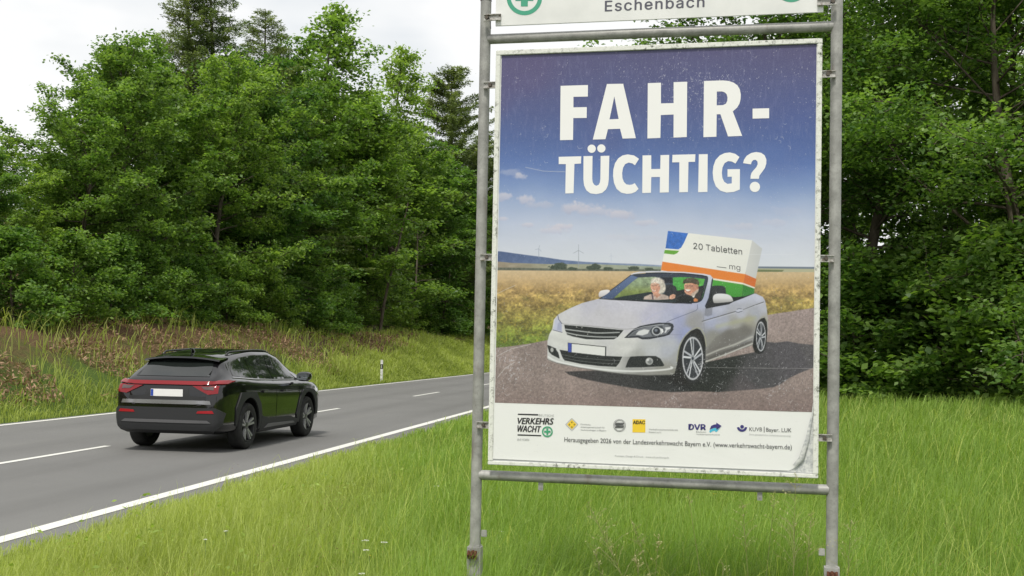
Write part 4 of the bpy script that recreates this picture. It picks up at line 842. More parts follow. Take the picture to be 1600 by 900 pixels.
# front wheel and arch
paint(D_([(318,640),(345,540),(360,400),(380,330),(430,230),(500,160),(570,130),(610,150),(650,220),(668,320),(665,420),(645,520),(600,650),(520,740),(430,760),(330,740)]), (28, 32, 30), .6)
stroke(D_([(345,500),(375,330),(430,225),(505,150),(575,124),(625,150),(660,230),(676,330)]), 1.6, (158, 158, 140), .7, .9, 4)
def wheel_print(cx, cy, rx, ry, rim, ph):
    blob(cx, cy, rx*1.30, ry*1.22, (40, 42, 44), 1, .05); blob(cx, cy, rx*1.06, ry*1.05, (206, 208, 216), 1, .05); blob(cx, cy, rx*.95, ry*.965, (52, 56, 62), 1, .06)
    for k in range(rim):
        a = R(ph+360/rim*k)
        for dd, wd in ((-.15, .05), (.15, .05)):
            p0 = (cx+.12*rx*math.cos(a+dd*2), cy+.12*ry*math.sin(a+dd*2)); p1 = (cx+1.0*rx*math.cos(a+dd-wd), cy+1.0*ry*math.sin(a+dd-wd)); p2 = (cx+1.0*rx*math.cos(a+dd+wd), cy+1.0*ry*math.sin(a+dd+wd)); p3 = (cx+.2*rx*math.cos(a+dd*2+.5), cy+.2*ry*math.sin(a+dd*2+.5))
            paint([p0, p1, p2, p3], (208, 212, 220) if dd < 0 else (176, 180, 190), .4)
    blob(cx, cy, rx*.2, ry*.16, (150, 154, 160), 1, .2); blob(cx, cy, rx*.1, ry*.08, (40, 46, 60), 1, .2)
wheel_print(1010+523/7.2, 495+468/7.2, 15.2, 32.0, 5, -95)
paint(D_([(1195,330),(1215,200),(1245,90),(1290,20),(1330,10),(1355,60),(1362,150),(1350,290),(1320,390),(1270,420),(1220,400)]), (32, 35, 34), .6); stroke(D_([(1222,200),(1250,90),(1290,15),(1330,0),(1358,50)]), 1.2, (150, 150, 132), .6, .7, 4)
wheel_print(1010+1288/7.2, 495+222/7.2, 7.0, 22.0, 5, -80)
# headlamps
hl = A_([(912,772),(960,725),(1010,680),(1080,645),(1200,620),(1300,606)])+C_([(180,608),(260,606),(300,622),(312,650),(295,690),(250,745),(180,762),(80,780),(0,790)])+A_([(1100,790),(1060,770),(950,778)])
paint(hl, (50, 54, 62), .5); paint(A_([(945,762),(1020,700),(1100,668),(1280,630),(1440,622)])+C_([(240,628),(282,650),(270,690),(230,735),(60,765)])+A_([(1110,772),(1070,752)]), (128, 132, 142), .6, .85)
paint(A_([(1030,740),(1070,700),(1130,680),(1190,690),(1170,730),(1110,750)]), (222, 224, 228), .7, .9); paint(A_([(960,760),(1030,705),(1060,700),(1030,750)]), (98, 102, 108), .6)
paint(A_([(1190,700),(1230,650),(1330,640),(1360,690),(1320,745),(1220,755)]), (70, 74, 82), .6)
bx, by = C_([(118,700)])[0]; blob(bx, by, 7.4, 7.0, (190, 194, 202), 1, .12); blob(bx, by, 5.6, 5.4, (42, 46, 54), 1, .12); blob(bx-1, by-1, 2.4, 2.2, (126, 134, 150), .9, .4); paint(C_([(150,665),(190,680),(195,710),(160,745),(172,710)]), (224, 226, 232), .4)
paint(C_([(210,660),(275,655),(272,675),(235,690),(222,720),(205,718),(220,685)]), (214, 216, 224), .45, .95); stroke(A_([(1000,690),(1120,655),(1300,628)])+C_([(200,625)]), .9, (206, 208, 216), .4, .8)
stroke(A_([(912,774),(1060,772),(1110,790),(1180,790)])+C_([(80,780),(200,758),(260,738),(305,680)]), 1.1, (38, 42, 52), .4)
paint(A_([(105,690),(118,640),(130,580),(165,535),(185,585),(205,620),(210,714),(160,705)]), (190, 194, 216), .5); paint(A_([(150,690),(160,620),(185,590),(205,640),(200,700)]), (150, 156, 186), .8, .6); stroke(A_([(160,520),(170,570),(205,618)]), .9, (80, 84, 104), .4); stroke(A_([(105,688),(150,700),(210,716)]), .9, (80, 84, 104), .4)
# grille
paint(A_([(232,626),(300,632),(500,648),(700,668),(905,686),(870,730),(830,775),(790,796),(640,798),(480,796),(330,768),(262,745),(244,700)]), (38, 42, 42), .5)
for pts in ([(245,680),(400,700),(600,722),(850,716)], [(255,718),(400,748),(600,766),(820,768)]): stroke(A_(pts), 1.7, (176, 180, 182), .5, .95, 4)
stroke(A_([(236,628),(500,650),(905,688)]), 1.0, (196, 198, 202), .4); stroke(A_([(244,700),(262,742),(330,766),(480,796),(640,800),(790,798),(840,768),(905,690)]), 1.0, (214, 216, 218), .5, .9)
for p in ((370,655),(432,662),(495,735),(370,750),(510,708)): blob(*A_([p])[0], .9, .9, (190, 190, 186), .8, .4)
# bumper crease, lower grille, fog lamps, plate
stroke(B_([(60,230),(200,270),(500,300),(800,290),(1100,320),(1440,300)]), 8, (184, 186, 188), 5, .35)
paint(B_([(42,318),(70,325),(160,365),(185,460),(175,470),(90,425),(60,395)]), (42, 46, 46), .5); blob(*B_([(95,372)])[0], 2.4, 3.6, (170, 172, 172), 1, .25)
paint(B_([(180,370),(270,385),(700,440),(885,448),(850,520),(815,562),(640,555),(420,530),(230,490),(205,440)]), (38, 42, 42), .5)
for pts in ([(205,425),(400,460),(700,486),(860,490)], [(225,462),(430,500),(700,524),(830,528)]): stroke(B_(pts), .8, (104, 108, 108), .4, .9, 4)
stroke(B_([(150,365),(175,400),(190,460),(225,492)]), 2.6, (206, 208, 210), .5); paint(B_([(892,450),(975,448),(918,568),(830,566),(862,520)]), lambda P: lerp_stops(P[:, 0], [(966, (190, 191, 192)), (984, (146, 147, 148))]), .5)
paint(B_([(975,448),(1060,442),(1200,440)])+D_([(110,442),(160,470),(205,545),(190,556),(60,562)])+B_([(1100,568),(920,570),(945,500)]), (40, 44, 44), .5)
fx, fy = B_([(1187,500)])[0]; blob(fx, fy, 5.8, 5.6, (178, 180, 182), 1, .15); blob(fx+.8, fy+.4, 3.4, 3.6, (112, 116, 118), .9, .4); blob(fx-2, fy-2, 2, 1.8, (226, 228, 230), .8, .4)
stroke(B_([(55,450),(150,500),(400,555),(700,595),(1000,612),(1300,600),(1440,580)])+D_([(280,565)]), 2.6, (226, 228, 230), 1.1, .9, 3); stroke(B_([(45,480),(150,520),(400,572),(700,618),(900,642),(1150,658),(1440,652)]), 1.2, (110, 110, 108), .7, .8)
paint(B_([(272,290),(705,335),(702,448),(272,402)]), (52, 56, 58), .4); paint(B_([(318,304),(692,342),(690,440),(316,398)]), (222, 224, 224), .35); paint(B_([(276,294),(316,300),(314,398),(276,396)]), (66, 82, 170), .35)
# wind turbines
wt = lambda x, y, h, r, c, a0: ([stroke([(x, y), (x+.1, y+h)], .9, c, .45, .9)]+[stroke([(x, y), (x+r*math.cos(R(a0+120*k)), y+r*math.sin(R(a0+120*k)))], .7, c, .45, .85) for k in range(3)])
wt(904.6, 391.5, 26, 9, (150, 158, 172), -90); wt(842.5, 389, 13, 5.5, (158, 168, 188), -75); wt(955.5, 399.5, 9, 3.5, (190, 198, 216), -90)
# wear: scratches, flaking specks, a fold line
wm1 = fbm(QX, QY, 2.3, 61, 4, .75, 1.2, .8); wm2 = fbm(QX, QY, 34, 62, 4, .6)
dens = .045*(QY < 260)*sstep(.5, .72, wm2)+.13*np.exp(-(((QX-800)/28)**2+((QY-575)/34)**2))+.06*sstep(545, 575, QY)*sstep(.5, .7, wm2)+.06*np.exp(-(((QX-1150)/60)**2+((QY-575)/40)**2))+.07*np.exp(-(((QX-1090)/60)**2+((QY-140)/50)**2))+.02*sstep(.5, .7, wm2)*sstep(380, 600, QY)
thr = .775-dens*1.55; wa = sstep(thr, thr+.05, wm1)*.62; PIC[:] = PIC*(1-wa[:, None])+np.array([206, 206, 214])*wa[:, None]
st = sstep(.56, .74, fbm(QX, QY, 5, 63, 4, .6, 1.6, .35))*(1-sstep(200, 300, QY))*.16; PIC[:] = PIC*(1-st[:, None])+np.array([150, 152, 186])*st[:, None]
rs = np.random.RandomState(77)
for _ in range(46):
    x, y = rs.uniform(785, 1268), rs.choice([rs.uniform(75, 260), rs.uniform(540, 635)]); a = rs.uniform(0, 3.14); l = rs.uniform(1.5, 6)
    stroke([(x, y), (x+l*math.cos(a), y+l*math.sin(a)), (x+l*1.5*math.cos(a+.6), y+l*1.5*math.sin(a+.6))], .55, (212, 212, 218), .3, .6)
for pts in ([(778,556),(800,545),(830,538)], [(778,459),(792,452),(806,446)], [(822,262),(850,268),(884,269)], [(778,590),(790,575),(805,566)]): stroke(pts, .7, (214, 212, 214), .35, .7)
stroke([(1090,574),(1273,576)], .6, (190, 188, 190), .3, .55); stroke([(1100,397.5),(1240,398)], .5, (226, 228, 236), .3, .4)
PICL = np.minimum(lin(np.clip(PIC, 0, 255))*PAPER_L0 if False else lin(np.clip(PIC, 0, 255))*(.80/lin([234]*3)[0])*.93-.010, .82); PICL = np.maximum(PICL, .004)
V = np.c_[UU, np.full(len(UU), SHEET_Y-.0009), VV-gz0]; a = (np.arange(NU-1)[:, None]*NV+np.arange(NV-1)[None]).ravel(); Fq = np.c_[a, a+NV, a+NV+1, a+1]
m = NM('printed_picture'); n = m.noise(300, 3, .7); m.set(m.mix(m.ramp(n, [(.4, 0), (.8, .12)]), m.attr('print'), (.5, .5, .5)), .40, 0, .35).bump(m.noise(7, 4), .2, .015)
me = np_mesh('printed_picture', V, Fq, {'print': PICL}); link_mesh('printed_picture', me, m.m, board)
# --- lettering and marks as thin printed layers
PAPER_L = .80/lin([234]*3)[0]
def ink(name, c, rough=.5):
    m = NM(name); n = m.noise(45, 5, .75); l = lin(c)*PAPER_L; l = np.minimum(l, .8)
    m.set(m.mix(m.ramp(n, [(.60, 0), (.78, .12)]), l, np.minimum(l*.8+.08, .8)), rough, 0, .35); return m.m
LAY = [0]
def layer(): LAY[0] += 1; return SHEET_Y-.0012-.00012*(LAY[0] % 9)
def flat(name, outlines, mat, parent, y=None, spx=True, n=None):
    """outlines in photo-plane picture coordinates -> thin printed layer on the board"""
    y = layer() if y is None else y
    conv = [[uv(*p) for p in ol] for ol in outlines]; v2, tr = cdt(conv)
    bm = bmesh.new(); vs = [bm.verts.new(L(a, y, b)) for a, b in v2]
    for t in tr:
        f = bm.faces.new([vs[k] for k in t]); f.normal_update()
        if f.normal.y > 0: f.normal_flip()
    me = bpy.data.meshes.new(name); bm.to_mesh(me); bm.free(); return link_mesh(name, me, mat, parent)
def multi(name, groups, mat, parent, y=None):
    y = layer() if y is None else y; bm = bmesh.new()
    for outlines in groups:
        conv = [[uv(*p) for p in ol] for ol in outlines]; v2, tr = cdt(conv); vs = [bm.verts.new(L(a, y, b)) for a, b in v2]
        for t in tr:
            f = bm.faces.new([vs[k] for k in t]); f.normal_update()
            if f.normal.y > 0: f.normal_flip()
    me = bpy.data.meshes.new(name); bm.to_mesh(me); bm.free(); return link_mesh(name, me, mat, parent)
def circ(cx, cy, rx, ry=None, n=40, a0=0, a1=360): ry = ry or rx; return [(cx+rx*math.cos(R(a0+(a1-a0)*k/n)), cy+ry*math.sin(R(a0+(a1-a0)*k/n))) for k in range(n if a1-a0 == 360 else n+1)]
import os
try: INTER = bpy.data.fonts.load(os.path.join(bpy.utils.system_resource('DATAFILES'), 'fonts', 'Inter.woff2'))
except Exception: INTER = None
def cap_of(font):
    cu = bpy.data.curves.new('h', 'FONT'); cu.body = 'H'; cu.font = font or cu.font; o = bpy.data.objects.new('h', cu); COL.objects.link(o)
    me = bpy.data.meshes.new_from_object(o.evaluated_get(bpy.context.evaluated_depsgraph_get())); c = max(v.co.y for v in me.vertices); bpy.data.objects.remove(o); bpy.data.meshes.remove(me); return c
CAPS = {True: cap_of(INTER), False: cap_of(None)}
def text(name, s, p0, p1, cap, mat, parent, bold=0., shear=0., space=1., y=None):
    """string from p0 to p1 (baseline ends, picture coordinates), cap height in picture pixels"""
    cu = bpy.data.curves.new(name, 'FONT'); cu.body = s; cu.font = (INTER if not any(ch in s for ch in 'kK') else None) or cu.font; cu.shear = shear; cu.space_character = space; cu.resolution_u = 3; cu.fill_mode = 'FRONT'
    o = bpy.data.objects.new(name, cu); COL.objects.link(o); dg = bpy.context.evaluated_depsgraph_get(); me = bpy.data.meshes.new_from_object(o.evaluated_get(dg)); bpy.data.objects.remove(o)
    co = np.zeros(len(me.vertices)*3); me.vertices.foreach_get('co', co); co = co.reshape(-1, 3)
    x0, x1 = co[:, 0].min(), co[:, 0].max(); a, b = np.array(uv(*p0)), np.array(uv(*p1)); e = b-a; q = np.array(uv(p0[0], p0[1]-cap))-a; capz = q[1]
    e = e*(1-bold*2/np.hypot(*e)) if bold else e; a = a+np.array([bold, 0]); sx = (co[:, 0]-x0)/(x1-x0); sy = co[:, 1]/CAPS[not any(ch in s for ch in 'kK')]; y = layer() if y is None else y
    W = np.stack([a[0]+e[0]*sx, np.full(len(co), y), a[1]+e[1]*sx+capz*sy-gz0], 1); me.vertices.foreach_set('co', W.ravel()); me.update()
    if bold:
        bm = bmesh.new()
        for q, (bx_, bz_) in enumerate(((0, 0), (bold, 0), (-bold, 0), (0, bold*.6), (0, -bold*.6), (bold*.5, 0), (-bold*.5, 0))):
            m2 = me.copy(); m2.transform(Matrix.Translation((bx_, -q*.00002, bz_))); bm.from_mesh(m2); bpy.data.meshes.remove(m2)
        bm.to_mesh(me); bm.free()
    return link_mesh(name, me, mat, parent)
HW = ink('headline_white', (240, 241, 236)); DK = ink('print_dark', (62, 64, 66)); GY = ink('print_grey', (128, 130, 132)); LG = ink('print_light_grey', (165, 167, 168))
NAVY = ink('print_navy', (62, 58, 120)); GRN = ink('print_green', (70, 158, 118)); YEL = ink('print_yellow', (238, 200, 60)); CYN = ink('print_cyan', (80, 185, 215)); BLK = ink('print_black', (48, 48, 50))
hp = lambda pts: [(860+x/4.5, 110+y/4.5) for x, y in pts]
glyphs = [
 [hp([(75,113),(267,107),(266,188),(165,190),(165,264),(259,262),(258,338),(164,339),(162,492),(71,494)])],
 [hp([(400,100),(514,98),(603,480),(510,483),(492,414),(407,417),(390,487),(301,490)]), hp([(452,187),(482,345),(418,348)])],
 [hp([(687,94),(779,91),(779,236),(868,234),(868,87),(963,84),(960,472),(867,476),(868,314),(778,318),(775,478),(684,482)])],
 [hp([(1081,79),(1215,75),(1255,79),(1290,91),(1316,110),(1332,138),(1339,172),(1338,205),(1330,238),(1313,266),(1283,292),(1349,464),(1250,468),(1196,312),(1170,313),(1168,470),(1077,473)]), hp([(1171,153),(1206,152),(1226,158),(1240,172),(1246,195),(1244,220),(1234,238),(1215,248),(1170,250)])],
 [hp([(1422,273),(1538,270),(1538,340),(1422,343)])],
 [hp([(62,611),(220,607),(218,658),(172,661),(166,866),(108,868),(112,662),(62,662)])],
 [hp([(236,606),(299,605),(297,765),(300,788),(310,806),(325,814),(342,807),(351,790),(354,765),(356,605),(417,603),(413,770),(408,808),(394,840),(366,864),(325,873),(284,867),(256,846),(240,812),(235,770)])],
 [circ(860+293/4.5, 110+554/4.5, 6.4)], [circ(860+361/4.5, 110+552/4.5, 6.4)],
 [hp([(625,625),(597,670),(578,657),(552,651),(528,662),(513,688),(507,725),(509,760),(519,787),(536,804),(560,808),(580,804),(595,795),(622,836),(600,857),(572,868),(540,871),(500,862),(468,836),(450,795),(443,745),(445,700),(457,655),(480,621),(510,601),(545,594),(590,601)])],
 [hp([(650,601),(711,600),(711,697),(774,696),(776,599),(837,597),(834,860),(771,862),(772,752),(711,753),(709,863),(648,865)])],
 [hp([(860,597),(1021,593),(1018,646),(972,647),(968,858),(907,860),(908,649),(858,650)])],
 [hp([(1045,593),(1107,592),(1105,857),(1040,859)])],
 [hp([(1330,612),(1302,658),(1276,644),(1250,641),(1226,655),(1211,685),(1206,722),(1210,758),(1222,785),(1245,801),(1276,797),(1276,750),(1246,751),(1246,698),(1333,697),(1332,840),(1290,857),(1240,862),(1195,848),(1164,818),(1147,772),(1142,722),(1147,675),(1163,632),(1192,601),(1225,585),(1262,580),(1300,590)])],
 [hp([(1355,655),(1410,664),(1416,645),(1428,633),(1444,632),(1456,644),(1458,662),(1448,684),(1428,706),(1414,724),(1408,745),(1407,765),(1466,765),(1470,742),(1488,718),(1508,690),(1518,658),(1518,628),(1506,600),(1482,583),(1446,577),(1412,584),(1380,604),(1362,630)])],
 [circ(860+1438/4.5, 110+822/4.5, 8)]]
multi('headline_lettering', glyphs, HW, board, SHEET_Y-.0016)
gG = lambda x, y: (760+x/6.154, 620+y/6.154); gI = lambda x, y: (1020+x/5.517, 620+y/5.517)
# road safety association logo
logo = [multi('logo_bar', [q], BLK, board) for q in ([[gG(308,160), gG(503,165), gG(503,179), gG(308,173)]], [[gG(305,358), gG(532,366), gG(532,377), gG(305,370)]])]
text('logo_lettering', 'VERKEHRS', gG(303,259), gG(652,264), 9.4, BLK, board, .0011, .22)
text('logo_lettering', 'WACHT', gG(303,331), gG(532,340), 9.4, BLK, board, .0011, .22)
text('small_lettering', 'DEUTSCHE', gG(510,186), gG(655,190), 3.4, LG, board)
text('small_lettering', 'BAYERN', gG(302,417), gG(418,420), 3.2, LG, board, 0, .2)
def emblem(cx, cy, r, ring, arm, half, mat, parent, name='green_cross_emblem', bg_=None):
    g = [[circ(cx, cy, r, n=56), circ(cx, cy, r-ring, n=56)], [[(cx-arm, cy-half), (cx+arm, cy-half), (cx+arm, cy-arm), (cx+half, cy-arm), (cx+half, cy+arm), (cx+arm, cy+arm), (cx+arm, cy+half), (cx-arm, cy+half), (cx-arm, cy+arm), (cx-half, cy+arm), (cx-half, cy-arm), (cx-arm, cy-arm)]]]
    return multi(name, g, mat, parent)
emblem(*gG(591, 333), 8.4, 2.1, 1.5, 5.0, GRN, board)
dc = gG(826, 264)
multi('diamond_logo', [[[(dc[0], dc[1]-9.8), (dc[0]+9.8, dc[1]), (dc[0], dc[1]+9.8), (dc[0]-9.8, dc[1])], [(dc[0], dc[1]-9.1), (dc[0]+9.1, dc[1]), (dc[0], dc[1]+9.1), (dc[0]-9.1, dc[1])]]], GY, board)
multi('diamond_logo', [[[(dc[0], dc[1]-7.6), (dc[0]+7.6, dc[1]), (dc[0], dc[1]+7.6), (dc[0]-7.6, dc[1])]]], YEL, board, SHEET_Y-.0013)
multi('diamond_logo', [[[(dc[0]+a-1.3, dc[1]+b+.9), (dc[0]+a, dc[1]+b-1.3), (dc[0]+a+1.3, dc[1]+b+.9)]] for a, b in ((0, -3.6), (3.8, .2), (-3.8, .2), (0, 3.8))], DK, board, SHEET_Y-.0022)
for k, (s, w) in enumerate((('Kirchliche', 1005), ('Arbeitsgemeinschaft für', 1140), ('Verkehrsfragen in Bayern', 1155))): text('small_lettering', s, gG(910, 270+27*k), gG(w, 275+27.5*k), 2.4, GY, board)
bc = gG(1283, 273)
stripes = []
for q in range(-3, 4):
    for e in (-1, 1):
        x = bc[0]+q*1.9; y = bc[1]+e*2.2
        if math.hypot(q*1.9, 3) < 7: stripes.append([[(x-.2, y-1.9), (x+1.3, y-2.3), (x+.3, y+1.9), (x-1.2, y+2.1)]])
multi('round_badge', [[circ(*bc, 9.8), circ(*bc, 7.6)]], GY, board)
multi('round_badge', stripes, DK, board)
bb = []
for q in range(26):
    a = R(q*13.8); bb.append([[(bc[0]+8.2*math.cos(a), bc[1]+8.2*math.sin(a)), (bc[0]+9.3*math.cos(a), bc[1]+9.3*math.sin(a)), (bc[0]+9.3*math.cos(a+.13), bc[1]+9.3*math.sin(a+.13)), (bc[0]+8.2*math.cos(a+.13), bc[1]+8.2*math.sin(a+.13))]])
multi('round_badge', bb, HW, board, SHEET_Y-.0023)
flat('yellow_logo_field', [[gG(1408, 213), gG(1532, 215), gG(1531, 342), gG(1407, 340)]], YEL, board, SHEET_Y-.0013)
text('logo_lettering', 'ADAC', gG(1413, 259), gG(1528, 261), 5.2, BLK, board, .0006, 0, 1, SHEET_Y-.0022)
text('small_lettering', 'Verkehrssicherheitskreis', gG(1565, 317), gI(218, 290), 2.3, GY, board); text('small_lettering', 'Bayern e.V.', gG(1565, 343), gI(76, 312), 2.3, GY, board)
text('logo_lettering', 'DVR', gI(308, 280), gI(458, 283), 8.4, NAVY, board, .0014)
multi('arrow_logo', [[[gI(490,282), gI(505,248), gI(530,237), gI(548,236), gI(548,220), gI(594,250), gI(550,284), gI(549,264), gI(525,266), gI(505,275)]]], NAVY, board, SHEET_Y-.0021)
multi('arrow_logo', [[[gI(488,300), gI(492,286), gI(510,276), gI(530,268), gI(548,268), gI(550,285), gI(580,268), gI(552,300), gI(540,302), gI(538,290), gI(515,296), gI(497,308)]]], CYN, board, SHEET_Y-.0013)
text('small_lettering', 'Deutscher', gI(376, 306), gI(462, 308), 2.2, GY, board); text('small_lettering', 'Verkehrssicherheitsrat', gI(376, 328), gI(580, 331), 2.2, GY, board)
kc = gI(770, 257)
multi('round_face_logo', [[circ(*kc, 2.9)], [circ(kc[0], kc[1]-.3, 8.1, 8.1, 24, 8, 172)+circ(kc[0], kc[1]-.3, 4.4, 4.4, 24, 172, 8)]], NAVY, board)
text('logo_lettering', 'KUVB', gI(832, 294), gI(942, 296), 6.0, DK, board); flat('divider_line', [[gI(957, 256), gI(963, 256), gI(963, 306), gI(957, 306)]], DK, board)
text('logo_lettering', 'Bayer. LUK', gI(977, 298), gI(1195, 303), 6.0, DK, board)
text('small_lettering', 'Ihre gesetzliche Unfallversicherung', gI(832, 328), gI(1186, 342), 2.3, LG, board)
text('publisher_line', 'Herausgegeben 2026 von der Landesverkehrswacht Bayern e.V. (www.verkehrswacht-bayern.de)', (882.5, 689.8), (1237, 701.8), 7.0, DK, board)
text('small_lettering', 'Konzept, Design & Druck · www.ad-parkburg.de', (961.5, 712.8), (1045.5, 715.8), 2.5, LG, board)
PXT = ink('tablet_print', (92, 92, 96))
e_ = lambda x, y: (840+x/3.215, 340+y/3.215)
text('box_lettering', '20 Tabletten', e_(783, 157), e_(1028, 187), 9.2, PXT, board, 0, -.03); text('box_lettering', 'mg', e_(963, 259), e_(1019, 266), 8.4, PXT, board, 0, -.03)
flat('box_dash', [[e_(901, 246), e_(949, 252), e_(949, 255), e_(901, 249)]], PXT, board)
# --- name board above
z_lo = (uv(775, 42)[1]+uv(1286, 20.5)[1])/2; ua, ub = uv(775, 42)[0], uv(1286.5, 20.5)[0]
NAMEP = NM('name_board_white'); n1 = NAMEP.noise(5, 5, .6); NAMEP = NAMEP.set(NAMEP.ramp(n1, [(.3, (.66, .67, .66)), (.6, (.76, .765, .755))]), .35, 0, .4).m
bm = bmesh.new(); bm_box(bm, L((ua+ub)/2, BY+.001, z_lo+.16), (ub-ua, .006, .32), bevel=.0015); name_b = bm_done('name_board', bm, NAMEP, stand)
GR2 = ink('emblem_green', (72, 158, 130)); GT = ink('name_grey', (88, 88, 100))
NY = BY-.0026
g_ = [(820.2, -2.7), (1236, -23)]
for cx, cy in g_:
    o = emblem(cx, cy, 27.7, 6.6, 5.4, 14, GR2, name_b, 'green_cross_emblem'); 
    for v in o.data.vertices: v.co.y = NY
text('place_name_lettering', 'Eschenbach', (945.5, 19), (1101, 12), 16.2, GT, name_b, .0012, 0, 1.12, NY)
# --- brackets
DSTEEL = simple('dark_bolt_steel', (.10, .085, .07), .6, .4); BRK = NM('bracket_galv'); k1 = BRK.noise(60, 5, .7); BRK = BRK.set(BRK.ramp(k1, [(.35, (.16, .13, .10)), (.5, (.42, .41, .39)), (.7, (.55, .55, .53))]), .6, .3).m
for (px, py, side) in ((769, 133, -1), (763, 402, -1), (757, 664, -1), (775, 29, -1), (1291, 116, 1), (1291, 404, 1), (1290, 684, 1), (1289, 5, 1)):
    z = uv(px, py)[1]; upper = py < 60; edge = (U0 if side < 0 else U1) if not upper else (ua if side < 0 else ub); pc_ = UL if side < 0 else UR
    bm = bmesh.new(); x0 = pc_-side*.004; x1 = edge+(-side)*(.006 if not upper else .022)
    lo_, hi_ = min(x0, x1), max(x0, x1)
    y_b = PY-.026 if not upper else BY-.006
    bm_box(bm, L((lo_+hi_)/2, y_b, z), (hi_-lo_, .004, .024), bevel=.001); 
    bm_box(bm, L((lo_+hi_)/2, y_b-.004, z+.011), (hi_-lo_, .008, .003)); bm_box(bm, L((lo_+hi_)/2, y_b-.004, z-.011), (hi_-lo_, .008, .003))
    br = bm_done('bracket', bm, BRK, stand)
    for bx in ((pc_-side*(.030 if not upper else .016)), ):
        bm = bmesh.new(); bmesh.ops.create_cone(bm, cap_ends=True, segments=6, radius1=.008, radius2=.007, depth=.010, matrix=Matrix.Translation(L(bx, y_b-.006, z)) @ Matrix.Rotation(R(90), 4, 'X')); bm_done('bolt', bm, DSTEEL, br)
    if upper:
        bm = bmesh.new(); bm_tube(bm, [L(pc_-side*.024, y_b-.004, z), L(pc_-side*.030, y_b-.006, z-.02), L(pc_-side*.034, y_b-.012, z-.045)], .0016, 5); bm_done('cable_tie_end', bm, BLACK_PL, br)
# ------------------------------------------------------------------ grass, flowers, stalks
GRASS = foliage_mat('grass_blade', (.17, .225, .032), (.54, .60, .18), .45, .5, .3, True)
def grass_field(name, X, Y, Hh, Wd, tint, lean, rs, label, lush_shade=None):
    n = len(X); s, t = road_st(X, Y); Z = ground_z(s, t); az = rs.rand(n)*6.283; a2 = rs.rand(n)*6.283; bend = lean*rs.gamma(2., .5, n)
    wx, wy = np.cos(az)*Wd*.5, np.sin(az)*Wd*.5; dx, dy = np.cos(a2)*bend*Hh, np.sin(a2)*bend*Hh; dx += .10*Hh
    B = np.c_[X, Y, Z-.01]; side = np.c_[wx, wy, np.zeros(n)]
    m1 = B+np.c_[dx*.25, dy*.25, Hh*.5]; m2 = B+np.c_[dx*.62, dy*.62, Hh*.85]; tp = B+np.c_[dx*1.1, dy*1.1, Hh*(1.02-np.minimum(.5, bend*.5))]
    V = np.stack([B-side, B+side, m1+side*.9, m1-side*.9, m2+side*.55, m2-side*.55, tp+side*.08, tp-side*.08], 1).reshape(-1, 3)
    b = np.arange(n)*8; Fq = np.concatenate([np.c_[b, b+1, b+2, b+3], np.c_[b+3, b+2, b+4, b+5], np.c_[b+5, b+4, b+6, b+7]])
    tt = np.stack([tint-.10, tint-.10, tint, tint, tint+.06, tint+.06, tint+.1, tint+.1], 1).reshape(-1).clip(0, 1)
    return tag(link_mesh(name, np_mesh(name, V, Fq, {'tint': np.c_[tt, np.repeat(lush_shade if lush_shade is not None else np.zeros(n), 8), tt]}), GRASS), label, 'grass', kind='stuff')
rs = np.random.RandomState(3)
# near side: density falls with distance so that blades stay visible
n = 520000; th = rs.uniform(R(-36), R(33), n); r = 2.6*np.exp(rs.rand(n)**.86*math.log(46/2.6)); X, Y = r*np.sin(th), r*np.cos(th); s, t = road_st(X, Y)
edge = -.40+.10*np.sin(s*2.3)+.07*np.sin(s*6.1); k = (t < edge+.02) & (t > -30); X, Y, r, s, t = X[k], Y[k], r[k], s[k], t[k]; n = len(X)
pt = fbm(X, Y, 1.1, 71, 4); p2 = fbm(X, Y, .35, 72, 3); hgt = (.11+.27*sstep(.35, 2.2, -t)+.20*sstep(2.6, 5., -t))*(.6+.8*pt)*rs.uniform(.55, 1.3, n)
Wd = np.maximum(.0034, r*.00056)*rs.uniform(.7, 1.3, n); tint = np.clip(.36+.50*(pt-.5)+.5*(p2-.5)+rs.normal(size=n)*.16+.06*sstep(3, .6, -t) if False else .34+.55*(pt-.5)+.5*(p2-.5)+rs.normal(size=n)*.16+.16*(1-sstep(.6, 3.5, -t)), 0, .98)
lush_shade = np.clip(.05+.68*sstep(-1.1, .5, X+.10*Y-.2+1.2*(pt-.5))+.4*(p2-.5), 0, 1); tint = np.clip(tint+.13-.14*lush_shade, 0, .98); dead = rs.rand(n) < .03; tint[dead] = 1.  # greener towards the right, with tree shade put into the blade colour
grass_field('grass', X, Y, hgt, Wd, tint, .30, rs, 'tall green verge grass growing between the road and the sign', lush_shade)
n = 15000; th = rs.uniform(R(-36), R(33), n); r = 2.8*np.exp(rs.rand(n)*math.log(26/2.8)); X, Y = r*np.sin(th), r*np.cos(th); s, t = road_st(X, Y); k = (t < -1.2) & (t > -30); X, Y, r, t = X[k], Y[k], r[k], t[k]; n = len(X)
grass_field('grass', X, Y, (.45+.25*sstep(2, 4.5, -t))*rs.uniform(.7, 1.25, n), np.maximum(.0026, r*.0004), np.clip(rs.normal(.85, .12, n), 0, 1), .38, rs, 'thin pale flowering stems standing above the verge grass', np.full(n, .1))
